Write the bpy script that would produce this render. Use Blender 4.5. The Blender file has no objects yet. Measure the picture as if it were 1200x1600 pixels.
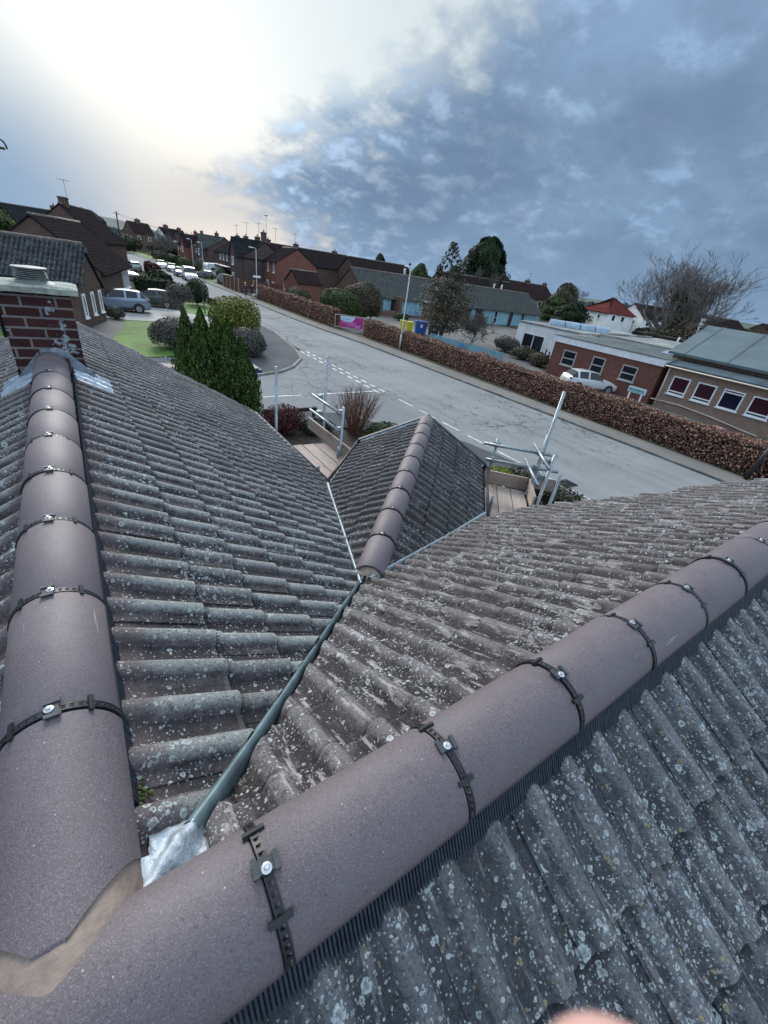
import bpy, bmesh, math, random
import numpy as np
from mathutils import Matrix, Vector
R = math.radians
rng = np.random.default_rng(7)
random.seed(7)
SC = bpy.context.scene
COL = SC.collection
H = 5.6                                   # camera height above the ground

# ---------------------------------------------------------------- camera
cam = bpy.data.cameras.new('camera'); camo = bpy.data.objects.new('camera', cam); COL.objects.link(camo)
cam.sensor_fit = 'VERTICAL'; cam.sensor_height = 36.0; cam.lens = 641.07 / 1600 * 36
cam.clip_start = 0.01; cam.clip_end = 6000
_c = ((0.825816, -0.186496, 0.53221), (-0.548665, -0.483862, 0.681795), (0.130364, -0.855042, -0.501905))
camo.matrix_world = Matrix(((_c[0][0], -_c[0][1], -_c[0][2], 0), (_c[1][0], -_c[1][1], -_c[1][2], 0),
                            (_c[2][0], -_c[2][1], -_c[2][2], H), (0, 0, 0, 1)))
cam.dof.use_dof = True; cam.dof.focus_distance = 2.4; cam.dof.aperture_fstop = 9
SC.camera = camo
SC.view_settings.view_transform = 'Standard'; SC.view_settings.look = 'None'
SC.view_settings.exposure = 0.35; SC.view_settings.gamma = 1.0
SC.cycles.max_bounces = 5; SC.cycles.transparent_max_bounces = 8

# ---------------------------------------------------------------- sky and light
SUN_AZ, SUN_EL = 8.2, 13.0
W = bpy.data.worlds.new('World'); SC.world = W; W.use_nodes = True
class NT:
    def __init__(s, nt): s.nt = nt
    def n(s, typ, **kw):
        nd = s.nt.nodes.new(typ)
        for k, v in kw.items():
            if k.startswith('i_'):
                key = k[2:]
                sock = nd.inputs[int(key)] if key.isdigit() else nd.inputs[key.replace('_', ' ')]
                s.set(sock, v)
            else: setattr(nd, k, v)
        return nd
    def set(s, sock, v):
        if isinstance(v, bpy.types.NodeSocket): s.nt.links.new(v, sock)
        elif v is not None:
            if isinstance(v, (tuple, list)) and len(v) == 3 and sock.type == 'RGBA': v = (*v, 1)
            sock.default_value = v
    def m(s, op, a, b=None, c=None, clamp=False):
        nd = s.nt.nodes.new('ShaderNodeMath'); nd.operation = op; nd.use_clamp = clamp
        for i, v in enumerate((a, b, c)):
            if v is not None: s.set(nd.inputs[i], v)
        return nd.outputs[0]
    def vm(s, op, a, b=None):
        nd = s.nt.nodes.new('ShaderNodeVectorMath'); nd.operation = op; s.set(nd.inputs[0], a)
        if b is not None: s.set(nd.inputs[3 if op == 'SCALE' else 1], b)
        return nd.outputs['Value'] if op in ('DOT_PRODUCT', 'LENGTH') else nd.outputs[0]
    def ss(s, x, a, b):     # smoothstep a..b
        nd = s.nt.nodes.new('ShaderNodeMapRange'); nd.interpolation_type = 'SMOOTHSTEP'
        s.set(nd.inputs[0], x); nd.inputs[1].default_value = a; nd.inputs[2].default_value = b
        return nd.outputs[0]
    def mix(s, f, a, b, bt='MIX'):
        nd = s.nt.nodes.new('ShaderNodeMix'); nd.data_type = 'RGBA'; nd.blend_type = bt
        s.set(nd.inputs[0], f); s.set(nd.inputs[6], a); s.set(nd.inputs[7], b); return nd.outputs[2]
    def noise(s, v, scale, det=3, rough=.55, dist=0, col=False):
        nd = s.nt.nodes.new('ShaderNodeTexNoise'); s.set(nd.inputs['Vector'], v)
        nd.inputs['Scale'].default_value = scale; nd.inputs['Detail'].default_value = det
        nd.inputs['Roughness'].default_value = rough; nd.inputs['Distortion'].default_value = dist
        return nd.outputs['Color' if col else 'Fac']
    def vor(s, v, scale, out='Distance', rnd=1.0, feature='F1'):
        nd = s.nt.nodes.new('ShaderNodeTexVoronoi'); nd.feature = feature; s.set(nd.inputs['Vector'], v)
        nd.inputs['Scale'].default_value = scale; nd.inputs['Randomness'].default_value = rnd
        return nd.outputs[out] if out else nd
    def sep(s, v):
        nd = s.nt.nodes.new('ShaderNodeSeparateXYZ'); s.set(nd.inputs[0], v); return nd.outputs
    def comb(s, x, y, z):
        nd = s.nt.nodes.new('ShaderNodeCombineXYZ')
        for i, v in enumerate((x, y, z)): s.set(nd.inputs[i], v)
        return nd.outputs[0]

def build_world():
    nt = W.node_tree; nt.nodes.clear(); k = NT(nt)
    out = k.n('ShaderNodeOutputWorld'); bg = k.n('ShaderNodeBackground')
    nt.links.new(bg.outputs[0], out.inputs[0])
    D = k.n('ShaderNodeTexCoord').outputs['Generated']; x, y, z = k.sep(D)
    sky = k.n('ShaderNodeTexSky'); sky.sky_type = 'NISHITA'; sky.sun_disc = False
    sky.sun_elevation = R(SUN_EL); sky.sun_rotation = R(SUN_AZ); sky.air_density = 1.4
    nish = k.vm('SCALE', sky.outputs[0], 0.06)
    el = k.m('MULTIPLY', k.m('ARCSINE', z), 57.3)
    az = k.m('MULTIPLY', k.m('ARCTAN2', x, y), 57.3)
    a, e = R(SUN_AZ), R(SUN_EL + 2)
    S = (math.sin(a) * math.cos(e), math.cos(a) * math.cos(e), math.sin(e))
    ang = k.m('MULTIPLY', k.m('ARCCOSINE', k.vm('DOT_PRODUCT', D, S)), 57.3)
    zp = k.m('ADD', k.m('MAXIMUM', z, 0.0), 0.42)
    pl = k.comb(k.m('DIVIDE', x, zp), k.m('DIVIDE', y, zp), 0.0)
    n1 = k.noise(pl, 2.3, 7, .58, .05); n2 = k.noise(pl, 8.5, 6, .58, .08); n3 = k.noise(pl, .5, 3, .5)
    # clear part: thin veil lit by the low sun behind it
    g1 = k.m('POWER', 2.718, k.m('MULTIPLY', k.m('POWER', k.m('DIVIDE', ang, 29.0), 2.0), -1.0))
    g2 = k.m('POWER', 2.718, k.m('MULTIPLY', k.m('POWER', k.m('DIVIDE', ang, 12.0), 2.0), -1.0))
    veil = k.mix(k.ss(el, 3, 13), (.29, .38, .47), (.50, .575, .62))
    veil = k.mix(0.12, veil, nish)
    glow = k.m('ADD', k.m('MULTIPLY', g1, 0.20), k.m('MULTIPLY', g2, .06))
    clear = k.vm('ADD', veil, k.vm('SCALE', (1.0, .955, .87), glow))
    # blue-grey bank low on the left of the sun
    lb = k.m('MULTIPLY', k.ss(k.m('ADD', k.m('ADD', el, k.m('MULTIPLY', az, .30)), k.m('MULTIPLY', n3, 6.0)), 20.0, 4.5), k.ss(k.m('ADD', az, k.m('MULTIPLY', n1, 8.0)), 30, 0))
    clear = k.mix(k.m('MULTIPLY', lb, .95), clear, k.mix(k.ss(az, -4, 20), (.215, .325, .47), (.45, .50, .54)))
    # cream break under the cloud's edge
    cb = k.m('MULTIPLY', k.ss(el, 0.5, 3), k.ss(el, 8, 4))
    cb = k.m('MULTIPLY', cb, k.m('MULTIPLY', k.ss(az, 4, 14), k.ss(az, 31, 19)))
    clear = k.mix(k.m('MULTIPLY', cb, .8), clear, (.56, .55, .54))
    # grey cloud sheet filling the right of the view
    edge = k.m('ADD', 15.0, k.m('MULTIPLY', k.m('ABSOLUTE', k.m('SUBTRACT', el, 6.0)), 1.62))
    d = k.m('SUBTRACT', k.m('ABSOLUTE', az), edge)
    d = k.m('ADD', d, k.m('MULTIPLY', k.m('SUBTRACT', n1, .5), 26.0))
    d = k.m('ADD', d, k.m('MULTIPLY', k.m('SUBTRACT', n2, .5), 26.0))
    mask = k.ss(d, -4.0, 9.5)
    c = k.mix(k.ss(n1, .34, .74), (.130, .200, .310), (.220, .335, .495))
    c = k.mix(k.m('MULTIPLY', k.m('MULTIPLY', k.ss(n2, .50, .68), k.ss(n1, .40, .6)), .6), c, (.31, .48, .70))
    c = k.mix(k.m('MULTIPLY', k.ss(k.noise(pl, 4.6, 4, .5), .48, .7), .6), c, (.100, .155, .25))
    c = k.mix(k.m('MULTIPLY', k.ss(el, 9, 1), .6), c, (.185, .280, .415))
    c = k.vm('ADD', c, k.vm('SCALE', (.9, .95, 1.0), k.m('MULTIPLY', k.m('MULTIPLY', g1, k.ss(n2, .45, .7)), .3)))
    full = k.mix(mask, clear, c)
    full = k.mix(k.m('MULTIPLY', k.m('MULTIPLY', mask, k.ss(el, 13, 30)), .35), full, (.26, .37, .56))
    over = k.m('MAXIMUM', k.ss(el, 30, 50), k.ss(k.m('ABSOLUTE', az), 78, 110))
    full = k.mix(k.m('MULTIPLY', over, .9), full, (.70, .86, 1.08))   # unseen sky overhead and behind, brightened to lift the foreground
    nt.links.new(full, bg.inputs[0]); bg.inputs[1].default_value = 1.0
build_world()
sl = bpy.data.lights.new('sun', 'SUN'); sl.energy = 2.6; sl.angle = R(26); sl.color = (1.0, .975, .94)
so = bpy.data.objects.new('sun', sl); COL.objects.link(so)
_a, _e = R(SUN_AZ), R(SUN_EL + 17)
so.rotation_euler = Vector((math.sin(_a) * math.cos(_e), math.cos(_a) * math.cos(_e), math.sin(_e))).to_track_quat('Z', 'Y').to_euler()

# ---------------------------------------------------------------- object helpers
def wm(o):
    m = o.matrix_parent_inverse @ o.matrix_basis
    return wm(o.parent) @ m if o.parent else o.matrix_basis.copy()
def tag(o, label=None, cat=None, group=None, kind=None):
    if label: o['label'] = label
    if cat: o['category'] = cat
    if group: o['group'] = group
    if kind: o['kind'] = kind
    return o
def empty(name, loc=(0, 0, 0), rz=0, label=None, cat=None, group=None):
    o = bpy.data.objects.new(name, None); COL.objects.link(o); o.location = loc; o.rotation_euler = (0, 0, rz)
    o.empty_display_size = .2
    return tag(o, label, cat, group)
class MB:
    def __init__(s): s.v = []; s.f = []; s.mi = []; s.cur = 0; s.M = None; s.sm = []; s.smooth = False
    def add(s, vs, fs, M=None):
        o = len(s.v); M = M or s.M
        for p in vs:
            p = Vector(p); s.v.append(tuple(M @ p) if M else tuple(p))
        for f in fs: s.f.append(tuple(i + o for i in f)); s.mi.append(s.cur); s.sm.append(s.smooth)
        return s
    def box(s, lo, hi, M=None):
        x0, y0, z0 = lo; x1, y1, z1 = hi
        return s.add([(x0, y0, z0), (x1, y0, z0), (x1, y1, z0), (x0, y1, z0), (x0, y0, z1), (x1, y0, z1), (x1, y1, z1), (x0, y1, z1)],
                     [(3, 2, 1, 0), (4, 5, 6, 7), (0, 1, 5, 4), (1, 2, 6, 5), (2, 3, 7, 6), (3, 0, 4, 7)], M)
    def cbox(s, c, size, M=None):
        return s.box([c[i] - size[i] / 2 for i in range(3)], [c[i] + size[i] / 2 for i in range(3)], M)
    def prism(s, poly, z0, z1, M=None):          # ccw polygon in xy
        n = len(poly)
        vs = [(x, y, z0) for x, y in poly] + [(x, y, z1) for x, y in poly]
        fs = [tuple(range(n - 1, -1, -1)), tuple(range(n, 2 * n))] + [(i, (i + 1) % n, n + (i + 1) % n, n + i) for i in range(n)]
        return s.add(vs, fs, M)
    def tube(s, pts, rad, n=8, cap=True, M=None):
        pts = [Vector(p) for p in pts]
        if not isinstance(rad, (list, tuple)): rad = [rad] * len(pts)
        vs = []; fs = []; up = None
        for i, p in enumerate(pts):
            t = (pts[min(i + 1, len(pts) - 1)] - pts[max(i - 1, 0)]).normalized()
            if up is None: up = t.orthogonal().normalized()
            up = (up - t * up.dot(t))
            up = up.normalized() if up.length > 1e-6 else t.orthogonal().normalized()
            b = t.cross(up)
            for j in range(n):
                a = 2 * math.pi * j / n; vs.append(p + (up * math.cos(a) + b * math.sin(a)) * rad[i])
        for i in range(len(pts) - 1):
            for j in range(n):
                fs.append((i * n + j, i * n + (j + 1) % n, (i + 1) * n + (j + 1) % n, (i + 1) * n + j))
        if cap: fs.append(tuple(range(n - 1, -1, -1))); fs.append(tuple(range((len(pts) - 1) * n, len(pts) * n)))
        sm = s.smooth; s.smooth = n > 5; s.add(vs, fs, M); s.smooth = sm; return s
    def lathe(s, prof, n=20, c=(0, 0, 0), M=None):   # prof [(r,z)]
        vs = [(c[0] + r * math.cos(2 * math.pi * j / n), c[1] + r * math.sin(2 * math.pi * j / n), c[2] + z) for r, z in prof for j in range(n)]
        fs = [(i * n + j, i * n + (j + 1) % n, (i + 1) * n + (j + 1) % n, (i + 1) * n + j) for i in range(len(prof) - 1) for j in range(n)]
        fs += [tuple(range(n - 1, -1, -1)), tuple(range((len(prof) - 1) * n, len(prof) * n))]
        return s.add(vs, fs, M)
    def ell(s, c, r, n=12, m=8, M=None):
        vs = []; fs = []
        for i in range(m + 1):
            t = math.pi * i / m
            for j in range(n):
                a = 2 * math.pi * j / n
                vs.append((c[0] + r[0] * math.sin(t) * math.cos(a), c[1] + r[1] * math.sin(t) * math.sin(a), c[2] - r[2] * math.cos(t)))
        for i in range(m):
            for j in range(n): fs.append((i * n + j, i * n + (j + 1) % n, (i + 1) * n + (j + 1) % n, (i + 1) * n + j))
        sm = s.smooth; s.smooth = True; s.add(vs, fs, M); s.smooth = sm; return s
    def build(s, name, mat, parent=None, world=False, bevel=0, label=None, cat=None, group=None, kind=None):
        me = bpy.data.meshes.new(name); me.from_pydata(s.v, [], s.f); me.update()
        mats = mat if isinstance(mat, (list, tuple)) else [mat]
        for m in mats: me.materials.append(m)
        me.polygons.foreach_set('material_index', s.mi); me.polygons.foreach_set('use_smooth', s.sm)
        o = link(name, me, parent, world)
        if bevel:
            b = o.modifiers.new('bevel', 'BEVEL'); b.width = bevel; b.segments = 2; b.limit_method = 'ANGLE'
        return tag(o, label, cat, group, kind)
def link(name, me, parent=None, world=False):
    o = bpy.data.objects.new(name, me); COL.objects.link(o)
    if parent:
        o.parent = parent
        if world: o.matrix_parent_inverse = wm(parent).inverted()
    return o
def kids(o): return [c for c in bpy.data.objects if c.parent == o]
def copy_tree(o, parent=None):
    c = o.copy(); COL.objects.link(c); c.parent = parent
    if parent: c.matrix_parent_inverse = o.matrix_parent_inverse.copy()
    for ch in kids(o): copy_tree(ch, c)
    return c
def clone(o, loc, rz, label, group=None):
    c = copy_tree(o); c.location = loc; c.rotation_euler = (0, 0, rz); tag(c, label, None, group); return c

# ---------------------------------------------------------------- materials
MATS = {}
def pbsdf(name):
    m = bpy.data.materials.new(name); m.use_nodes = True; nt = m.node_tree
    b = nt.nodes['Principled BSDF']; return m, NT(nt), b
def bump(k, b, h, strength=.3, dist=.01):
    nd = k.n('ShaderNodeBump'); nd.inputs['Strength'].default_value = strength; nd.inputs['Distance'].default_value = dist
    k.set(nd.inputs['Height'], h); k.nt.links.new(nd.outputs[0], b.inputs['Normal'])
def simple(name, col, rough=.7, var=.25, scale=6.0, metal=0, bmp=0.15, spec=.4):
    if name in MATS: return MATS[name]
    m, k, b = pbsdf(name); P = k.n('ShaderNodeTexCoord').outputs['Object']
    n = k.noise(P, scale, 5, .6); n2 = k.noise(P, scale * .17, 2)
    f = k.m('ADD', k.m('MULTIPLY', n, .6), k.m('MULTIPLY', n2, .4))
    dk = tuple(c * (1 - var) for c in col); lt = tuple(min(1, c * (1 + var)) for c in col)
    k.set(b.inputs['Base Color'], k.mix(k.ss(f, .35, .65), dk, lt))
    k.set(b.inputs['Roughness'], k.m('ADD', rough - .08, k.m('MULTIPLY', n, .16), clamp=True))
    b.inputs['Metallic'].default_value = metal; b.inputs['Specular IOR Level'].default_value = spec
    if bmp: bump(k, b, n, bmp, .02)
    MATS[name] = m; return m
def glass(name, col=(.03, .04, .05), rough=.06):
    m, k, b = pbsdf(name); P = k.n('ShaderNodeTexCoord').outputs['Object']
    n = k.noise(P, 1.3, 2)
    k.set(b.inputs['Base Color'], k.mix(n, col, tuple(c * 2.2 for c in col)))
    b.inputs['Roughness'].default_value = rough; b.inputs['Specular IOR Level'].default_value = .42
    MATS[name] = m; return m
def wallvec(k):                 # (along wall, height) whichever way the wall faces
    tc = k.n('ShaderNodeTexCoord'); x, y, z = k.sep(tc.outputs['Object']); nx, ny, nz = k.sep(tc.outputs['Normal'])
    sel = k.m('GREATER_THAN', k.m('ABSOLUTE', nx), k.m('ABSOLUTE', ny))
    al = k.m('ADD', k.m('MULTIPLY', sel, y), k.m('MULTIPLY', k.m('SUBTRACT', 1.0, sel), x))
    return k.comb(al, z, 0.0), tc.outputs['Object']
def brick(name, c1, c2, mortar, bw=.225, bh=.075, stain=None, blotch=.4, ms=.01):
    m, k, b = pbsdf(name); v, P = wallvec(k)
    br = k.n('ShaderNodeTexBrick', i_Vector=v, i_Color1=c1, i_Color2=c2, i_Mortar=mortar)
    br.inputs['Scale'].default_value = 1; br.inputs['Brick Width'].default_value = bw; br.inputs['Row Height'].default_value = bh
    br.inputs['Mortar Size'].default_value = ms; br.inputs['Mortar Smooth'].default_value = .2; br.inputs['Bias'].default_value = -.1
    n = k.noise(P, 3.0, 6, .65); n2 = k.noise(P, 30.0, 3, .6)
    c = k.mix(k.m('MULTIPLY', k.ss(n, .3, .7), blotch), br.outputs['Color'], tuple(x * .5 for x in c1))
    c = k.mix(k.m('MULTIPLY', n2, .35), c, tuple(x * 1.5 for x in c2))
    if stain is not None:       # pale lime staining in patches
        c = k.mix(k.m('MULTIPLY', k.ss(k.noise(P, 6.0, 5, .65), .60, .66), .65), c, stain)
    k.set(b.inputs['Base Color'], c); b.inputs['Roughness'].default_value = .9; b.inputs['Specular IOR Level'].default_value = .03
    bump(k, b, k.m('ADD', k.m('MULTIPLY', br.outputs['Fac'], -1.0), k.m('MULTIPLY', n2, .6)), .5, .008)
    MATS[name] = m; return m
def rooftile(name, c1, c2, bw=.3, bh=.3, moss=(.09, .11, .06), mossf=.3, lich=.25):
    m, k, b = pbsdf(name); tc = k.n('ShaderNodeTexCoord'); P = tc.outputs['Object']; x, y, z = k.sep(P)
    br = k.n('ShaderNodeTexBrick', i_Vector=k.comb(y, k.m('MULTIPLY', z, 1.8), 0.0), i_Color1=c1, i_Color2=c2, i_Mortar=tuple(a * .35 for a in c1))
    br.inputs['Scale'].default_value = 1; br.inputs['Brick Width'].default_value = bw; br.inputs['Row Height'].default_value = bh
    br.inputs['Mortar Size'].default_value = .028; br.inputs['Mortar Smooth'].default_value = .5
    n = k.noise(P, 1.1, 6, .65); n2 = k.noise(P, 9.0, 4, .7)
    c = k.mix(k.m('MULTIPLY', k.ss(n, .45, .7), mossf), br.outputs['Color'], moss)
    c = k.mix(k.m('MULTIPLY', k.ss(n2, .58, .66), lich), c, (.32, .33, .31))
    k.set(b.inputs['Base Color'], c); b.inputs['Roughness'].default_value = .95; b.inputs['Specular IOR Level'].default_value = 0
    bump(k, b, k.m('ADD', k.m('MULTIPLY', br.outputs['Fac'], -1.0), n2), .6, .03)
    MATS[name] = m; return m

def roll_tile(name, base, pan, crown, lich=.5, spot=1.0, streak=0.0, bare=True, yellow=0.0, tone=1.0, fade=0.0, contrast=.78):
    """weathered concrete roll tile: object x runs down the slope, y along the ridge"""
    m, k, b = pbsdf(name); tc = k.n('ShaderNodeTexCoord'); P = tc.outputs['Object']; x, y, z = k.sep(P)
    at = k.n('ShaderNodeAttribute', attribute_name='tile'); r, g, bl = k.sep(at.outputs['Color'])
    big = k.noise(P, 1.7, 5, .6); mid = k.noise(P, 9.0, 6, .65); fine = k.noise(P, 120.0, 3, .7); mid2 = k.noise(P, 24.0, 4, .7, .5)
    c = k.mix(k.ss(mid, .40, .60), pan, base)
    c = k.mix(k.m('MULTIPLY', k.ss(k.m('ADD', g, k.m('MULTIPLY', k.m('SUBTRACT', mid2, .5), .9)), .35, .95), lich), c, crown)
    c = k.mix(k.m('MULTIPLY', k.ss(r, .2, 1.0), .4), c, tuple(q * .5 for q in base))
    c = k.mix(k.m('MULTIPLY', k.ss(big, .5, .75), .45), c, tuple(q * 1.5 for q in base))
    c = k.mix(k.m('MULTIPLY', k.ss(mid2, .55, .70), .55), c, tuple(q * .35 for q in pan))
    c = k.mix(k.m('MULTIPLY', k.ss(k.noise(P, 70.0, 4, .75), .44, .34), .6), c, tuple(q * .4 for q in pan))
    c = k.mix(k.m('MULTIPLY', k.ss(k.noise(P, 60.0, 4, .75), .56, .68), .22), c, tuple(min(.5, q * 1.7) for q in crown))
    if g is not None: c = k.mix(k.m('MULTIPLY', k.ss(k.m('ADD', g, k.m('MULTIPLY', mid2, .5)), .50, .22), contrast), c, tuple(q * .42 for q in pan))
    c = k.mix(k.m('MULTIPLY', k.ss(k.m('ADD', bl, k.m('MULTIPLY', k.m('SUBTRACT', mid2, .5), .25)), .30, .16), .75), c, tuple(q * .25 for q in pan))   # step shade and dirt under each lap, painted into the colour
    c = k.mix(k.m('MULTIPLY', k.m('GREATER_THAN', bl, .955), .12), c, crown)  # lip highlight painted in as a paler front edge
    if bare:                    # strip of clean reddish concrete where the old ridge mortar was
        bn = k.m('ADD', x, k.m('MULTIPLY', k.m('SUBTRACT', mid, .5), .14))
        c = k.mix(k.m('MULTIPLY', k.ss(bn, .235, .17), .7), c, (.100, .076, .078))
    if streak:                  # pale scuffs running down the roof
        sv = k.comb(k.m('MULTIPLY', x, 5.0), k.m('MULTIPLY', y, 26.0), 0.0)
        sn = k.noise(sv, 1.0, 5, .7, .4)
        c = k.mix(k.m('MULTIPLY', k.ss(sn, .55, .62), streak), c, (.36, .34, .33))
    c = k.mix(k.m('MULTIPLY', k.m('MULTIPLY', k.ss(k.m('ADD', k.m('ABSOLUTE', y), k.m('MULTIPLY', big, 2.0)), 2.6, 5.2), fade), .6), c, k.vm('MULTIPLY', c, (.60, .50, .52)))
    # lichen rings and dots of several sizes
    dens = k.noise(P, 2.6, 3, .5); wob = k.vm('SCALE', k.vm('SUBTRACT', k.noise(P, 55.0, 2, .5, 0, True), (.5, .5, .5)), .013)
    PW = k.vm('ADD', P, wob)
    for sc, rad, th in ((13.0, .22, .62), (27.0, .34, .56), (60.0, .42, .50), (130.0, .44, .50)):
        vn = k.vor(PW, sc, None); dist = vn.outputs['Distance']; cr, cg, cb = k.sep(vn.outputs['Color'])
        size = k.m('MULTIPLY', cr, rad)
        on = k.m('GREATER_THAN', k.m('ADD', k.m('MULTIPLY', cg, .42), k.m('MULTIPLY', k.m('SUBTRACT', dens, .15), 1.05)), th + .22 - .1 * spot)
        disc = k.m('MULTIPLY', k.ss(k.m('SUBTRACT', dist, size), .035, -.02), on)
        ring = k.m('ADD', .35, k.m('MULTIPLY', k.ss(k.m('DIVIDE', dist, k.m('MAXIMUM', size, .01)), .35, .8), .55)); ring = k.m('MULTIPLY', ring, k.ss(k.noise(P, 160.0, 3, .7), .30, .52))
        lc = k.mix(cb, (.36, .42, .42), (.52, .56, .56))
        if yellow: lc = k.mix(k.m('MULTIPLY', k.m('GREATER_THAN', cb, .88), yellow), lc, (.30, .24, .09))
        c = k.mix(k.m('MULTIPLY', disc, ring), c, lc)
    c = k.mix(k.m('MULTIPLY', k.ss(fine, .60, .72), .22), c, (.34, .35, .35))
    c = k.mix(k.m('MULTIPLY', k.ss(fine, .46, .34), .6), c, (.02, .02, .022))
    if tone != 1.0: c = k.vm('SCALE', c, tone)
    k.set(b.inputs['Base Color'], c)
    k.set(b.inputs['Roughness'], k.m('ADD', .62, k.m('MULTIPLY', mid, .3))); b.inputs['Specular IOR Level'].default_value = .18
    bump(k, b, k.m('ADD', k.m('ADD', k.m('MULTIPLY', fine, .35), mid2), k.m('MULTIPLY', mid, .8)), .8, .007)
    MATS[name] = m; return m

def ridge_mat(name):
    m, k, b = pbsdf(name); P = k.n('ShaderNodeTexCoord').outputs['Object']
    rn = k.n('ShaderNodeObjectInfo').outputs['Random']
    n = k.noise(P, 3.2, 5, .6); f = k.noise(P, 170.0, 3, .8); f2 = k.noise(P, 420.0, 2, .6)
    c = k.mix(k.ss(n, .3, .7), (.118, .094, .104), (.150, .125, .134))
    c = k.mix(k.m('MULTIPLY', rn, .55), c, (.100, .082, .092))
    c = k.mix(k.m('MULTIPLY', k.ss(k.noise(k.vm('ADD', P, k.comb(k.m('MULTIPLY', rn, 31.0), 0.0, 0.0)), 5.0, 6, .7, .6), .52, .72), .30), c, (.065, .055, .062))
    c = k.mix(k.m('MULTIPLY', k.ss(f, .46, .32), .75), c, (.050, .038, .045))
    c = k.mix(k.m('MULTIPLY', k.ss(f2, .54, .66), .6), c, (.27, .25, .26))
    c = k.mix(k.m('MULTIPLY', k.ss(k.noise(P, 14.0, 5, .7), .55, .75), .35), c, (.20, .17, .175))
    c = k.mix(k.ss(k.vor(P, 26.0), .055, .02), c, (.42, .38, .36))          # specks of pale grit
    sc = k.noise(k.vm('ADD', k.vm('MULTIPLY', P, (4.5, 60.0, 60.0)), k.comb(k.m('MULTIPLY', rn, 71.0), 0.0, 0.0)), 1.0, 4, .7)
    c = k.mix(k.m('MULTIPLY', k.m('MULTIPLY', k.ss(sc, .66, .72), k.ss(k.noise(P, 2.7, 2), .5, .6)), .7), c, (.32, .31, .33))   # scratches
    k.set(b.inputs['Base Color'], c)
    k.set(b.inputs['Roughness'], k.m('ADD', .48, k.m('MULTIPLY', f, .25))); b.inputs['Specular IOR Level'].default_value = .45
    bump(k, b, k.m('ADD', f, k.m('MULTIPLY', f2, .6)), .35, .003)
    MATS[name] = m; return m

def leaf_mat(name, c1, c2, c3=None, rough=.6):
    m, k, b = pbsdf(name); P = k.n('ShaderNodeTexCoord').outputs['Object']
    rn = k.n('ShaderNodeNewGeometry').outputs['Random Per Island']
    n = k.noise(P, 1.6, 3, .6)
    c = k.mix(k.ss(k.m('ADD', k.m('MULTIPLY', rn, .55), k.m('MULTIPLY', n, .5)), .25, .8), c1, c2)
    if c3: c = k.mix(k.m('GREATER_THAN', rn, .84), c, c3)
    k.set(b.inputs['Base Color'], c); b.inputs['Roughness'].default_value = rough; b.inputs['Specular IOR Level'].default_value = .10
    MATS[name] = m; return m

def asphalt(name, c1, c2, crack=.6, stripes=0.0):
    m, k, b = pbsdf(name); P = k.n('ShaderNodeTexCoord').outputs['Object']; x, y, z = k.sep(P)
    n = k.noise(P, .22, 5, .6); g = k.noise(P, 40.0, 3, .75); md = k.noise(P, 2.2, 6, .7)
    c = k.mix(k.ss(n, .34, .68), c1, c2)
    c = k.mix(k.m('MULTIPLY', k.ss(md, .5, .72), .4), c, tuple(q * .62 for q in c1))
    c = k.mix(k.m('MULTIPLY', g, .4), c, tuple(q * 1.25 for q in c2))
    PW = k.vm('ADD', P, k.vm('SCALE', k.noise(P, 1.1, 3, .6, 0, True), 1.5))
    for sc, w in ((.33, .010), (.9, .013)):
        cr = k.ss(k.vor(PW, sc, 'Distance', 1, 'DISTANCE_TO_EDGE'), w * 1.6, w * .3)
        c = k.mix(k.m('MULTIPLY', cr, k.m('MULTIPLY', k.ss(k.noise(P, .12, 2), .45, .58), crack)), c, tuple(q * .3 for q in c1))
    if stripes:                 # wheel tracks along the road
        s = k.noise(k.vm('MULTIPLY', P, (1.3, .045, 1.0)), 1.0, 3, .6)
        c = k.mix(k.m('MULTIPLY', k.ss(s, .42, .66), stripes), c, tuple(q * 1.35 for q in c2))
        c = k.mix(k.m('MULTIPLY', k.ss(s, .45, .3), stripes * .7), c, tuple(q * .6 for q in c1))
    k.set(b.inputs['Base Color'], c); b.inputs['Roughness'].default_value = .88; b.inputs['Specular IOR Level'].default_value = .06
    bump(k, b, g, .25, .01); MATS[name] = m; return m

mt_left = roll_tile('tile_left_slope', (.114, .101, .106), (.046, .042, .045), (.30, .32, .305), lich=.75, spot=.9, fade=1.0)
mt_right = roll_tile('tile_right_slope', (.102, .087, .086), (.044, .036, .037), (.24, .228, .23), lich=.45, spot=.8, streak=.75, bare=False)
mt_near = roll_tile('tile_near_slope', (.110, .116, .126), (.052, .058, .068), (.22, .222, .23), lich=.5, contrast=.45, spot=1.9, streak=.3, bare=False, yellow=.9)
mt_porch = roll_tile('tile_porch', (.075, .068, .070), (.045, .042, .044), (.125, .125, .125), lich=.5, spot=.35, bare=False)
m_ridge = ridge_mat('ridge_concrete')
m_band = simple('black_plastic', (.018, .019, .022), .45, .2, 30, bmp=.05)
m_band2 = simple('grey_plastic', (.045, .052, .058), .5, .25, 40, bmp=.1)
m_comb = simple('comb_plastic', (.030, .040, .058), .4, .25, 60, bmp=.05)
m_screw = simple('steel_screw', (.62, .64, .66), .3, .2, 90, metal=.8, bmp=.05)
m_valley = simple('valley_metal', (.115, .165, .178), .42, .3, 12, metal=.3, bmp=.1)
m_lead = simple('lead', (.26, .32, .38), .42, .35, 18, metal=.5, bmp=.3)
m_foil = simple('foil', (.34, .39, .43), .58, .45, 30, metal=.3, bmp=.5)
m_mortar = simple('mortar', (.25, .195, .16), .9, .28, 14, bmp=.5)
m_deck = simple('roof_felt', (.02, .02, .022), .9)
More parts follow.
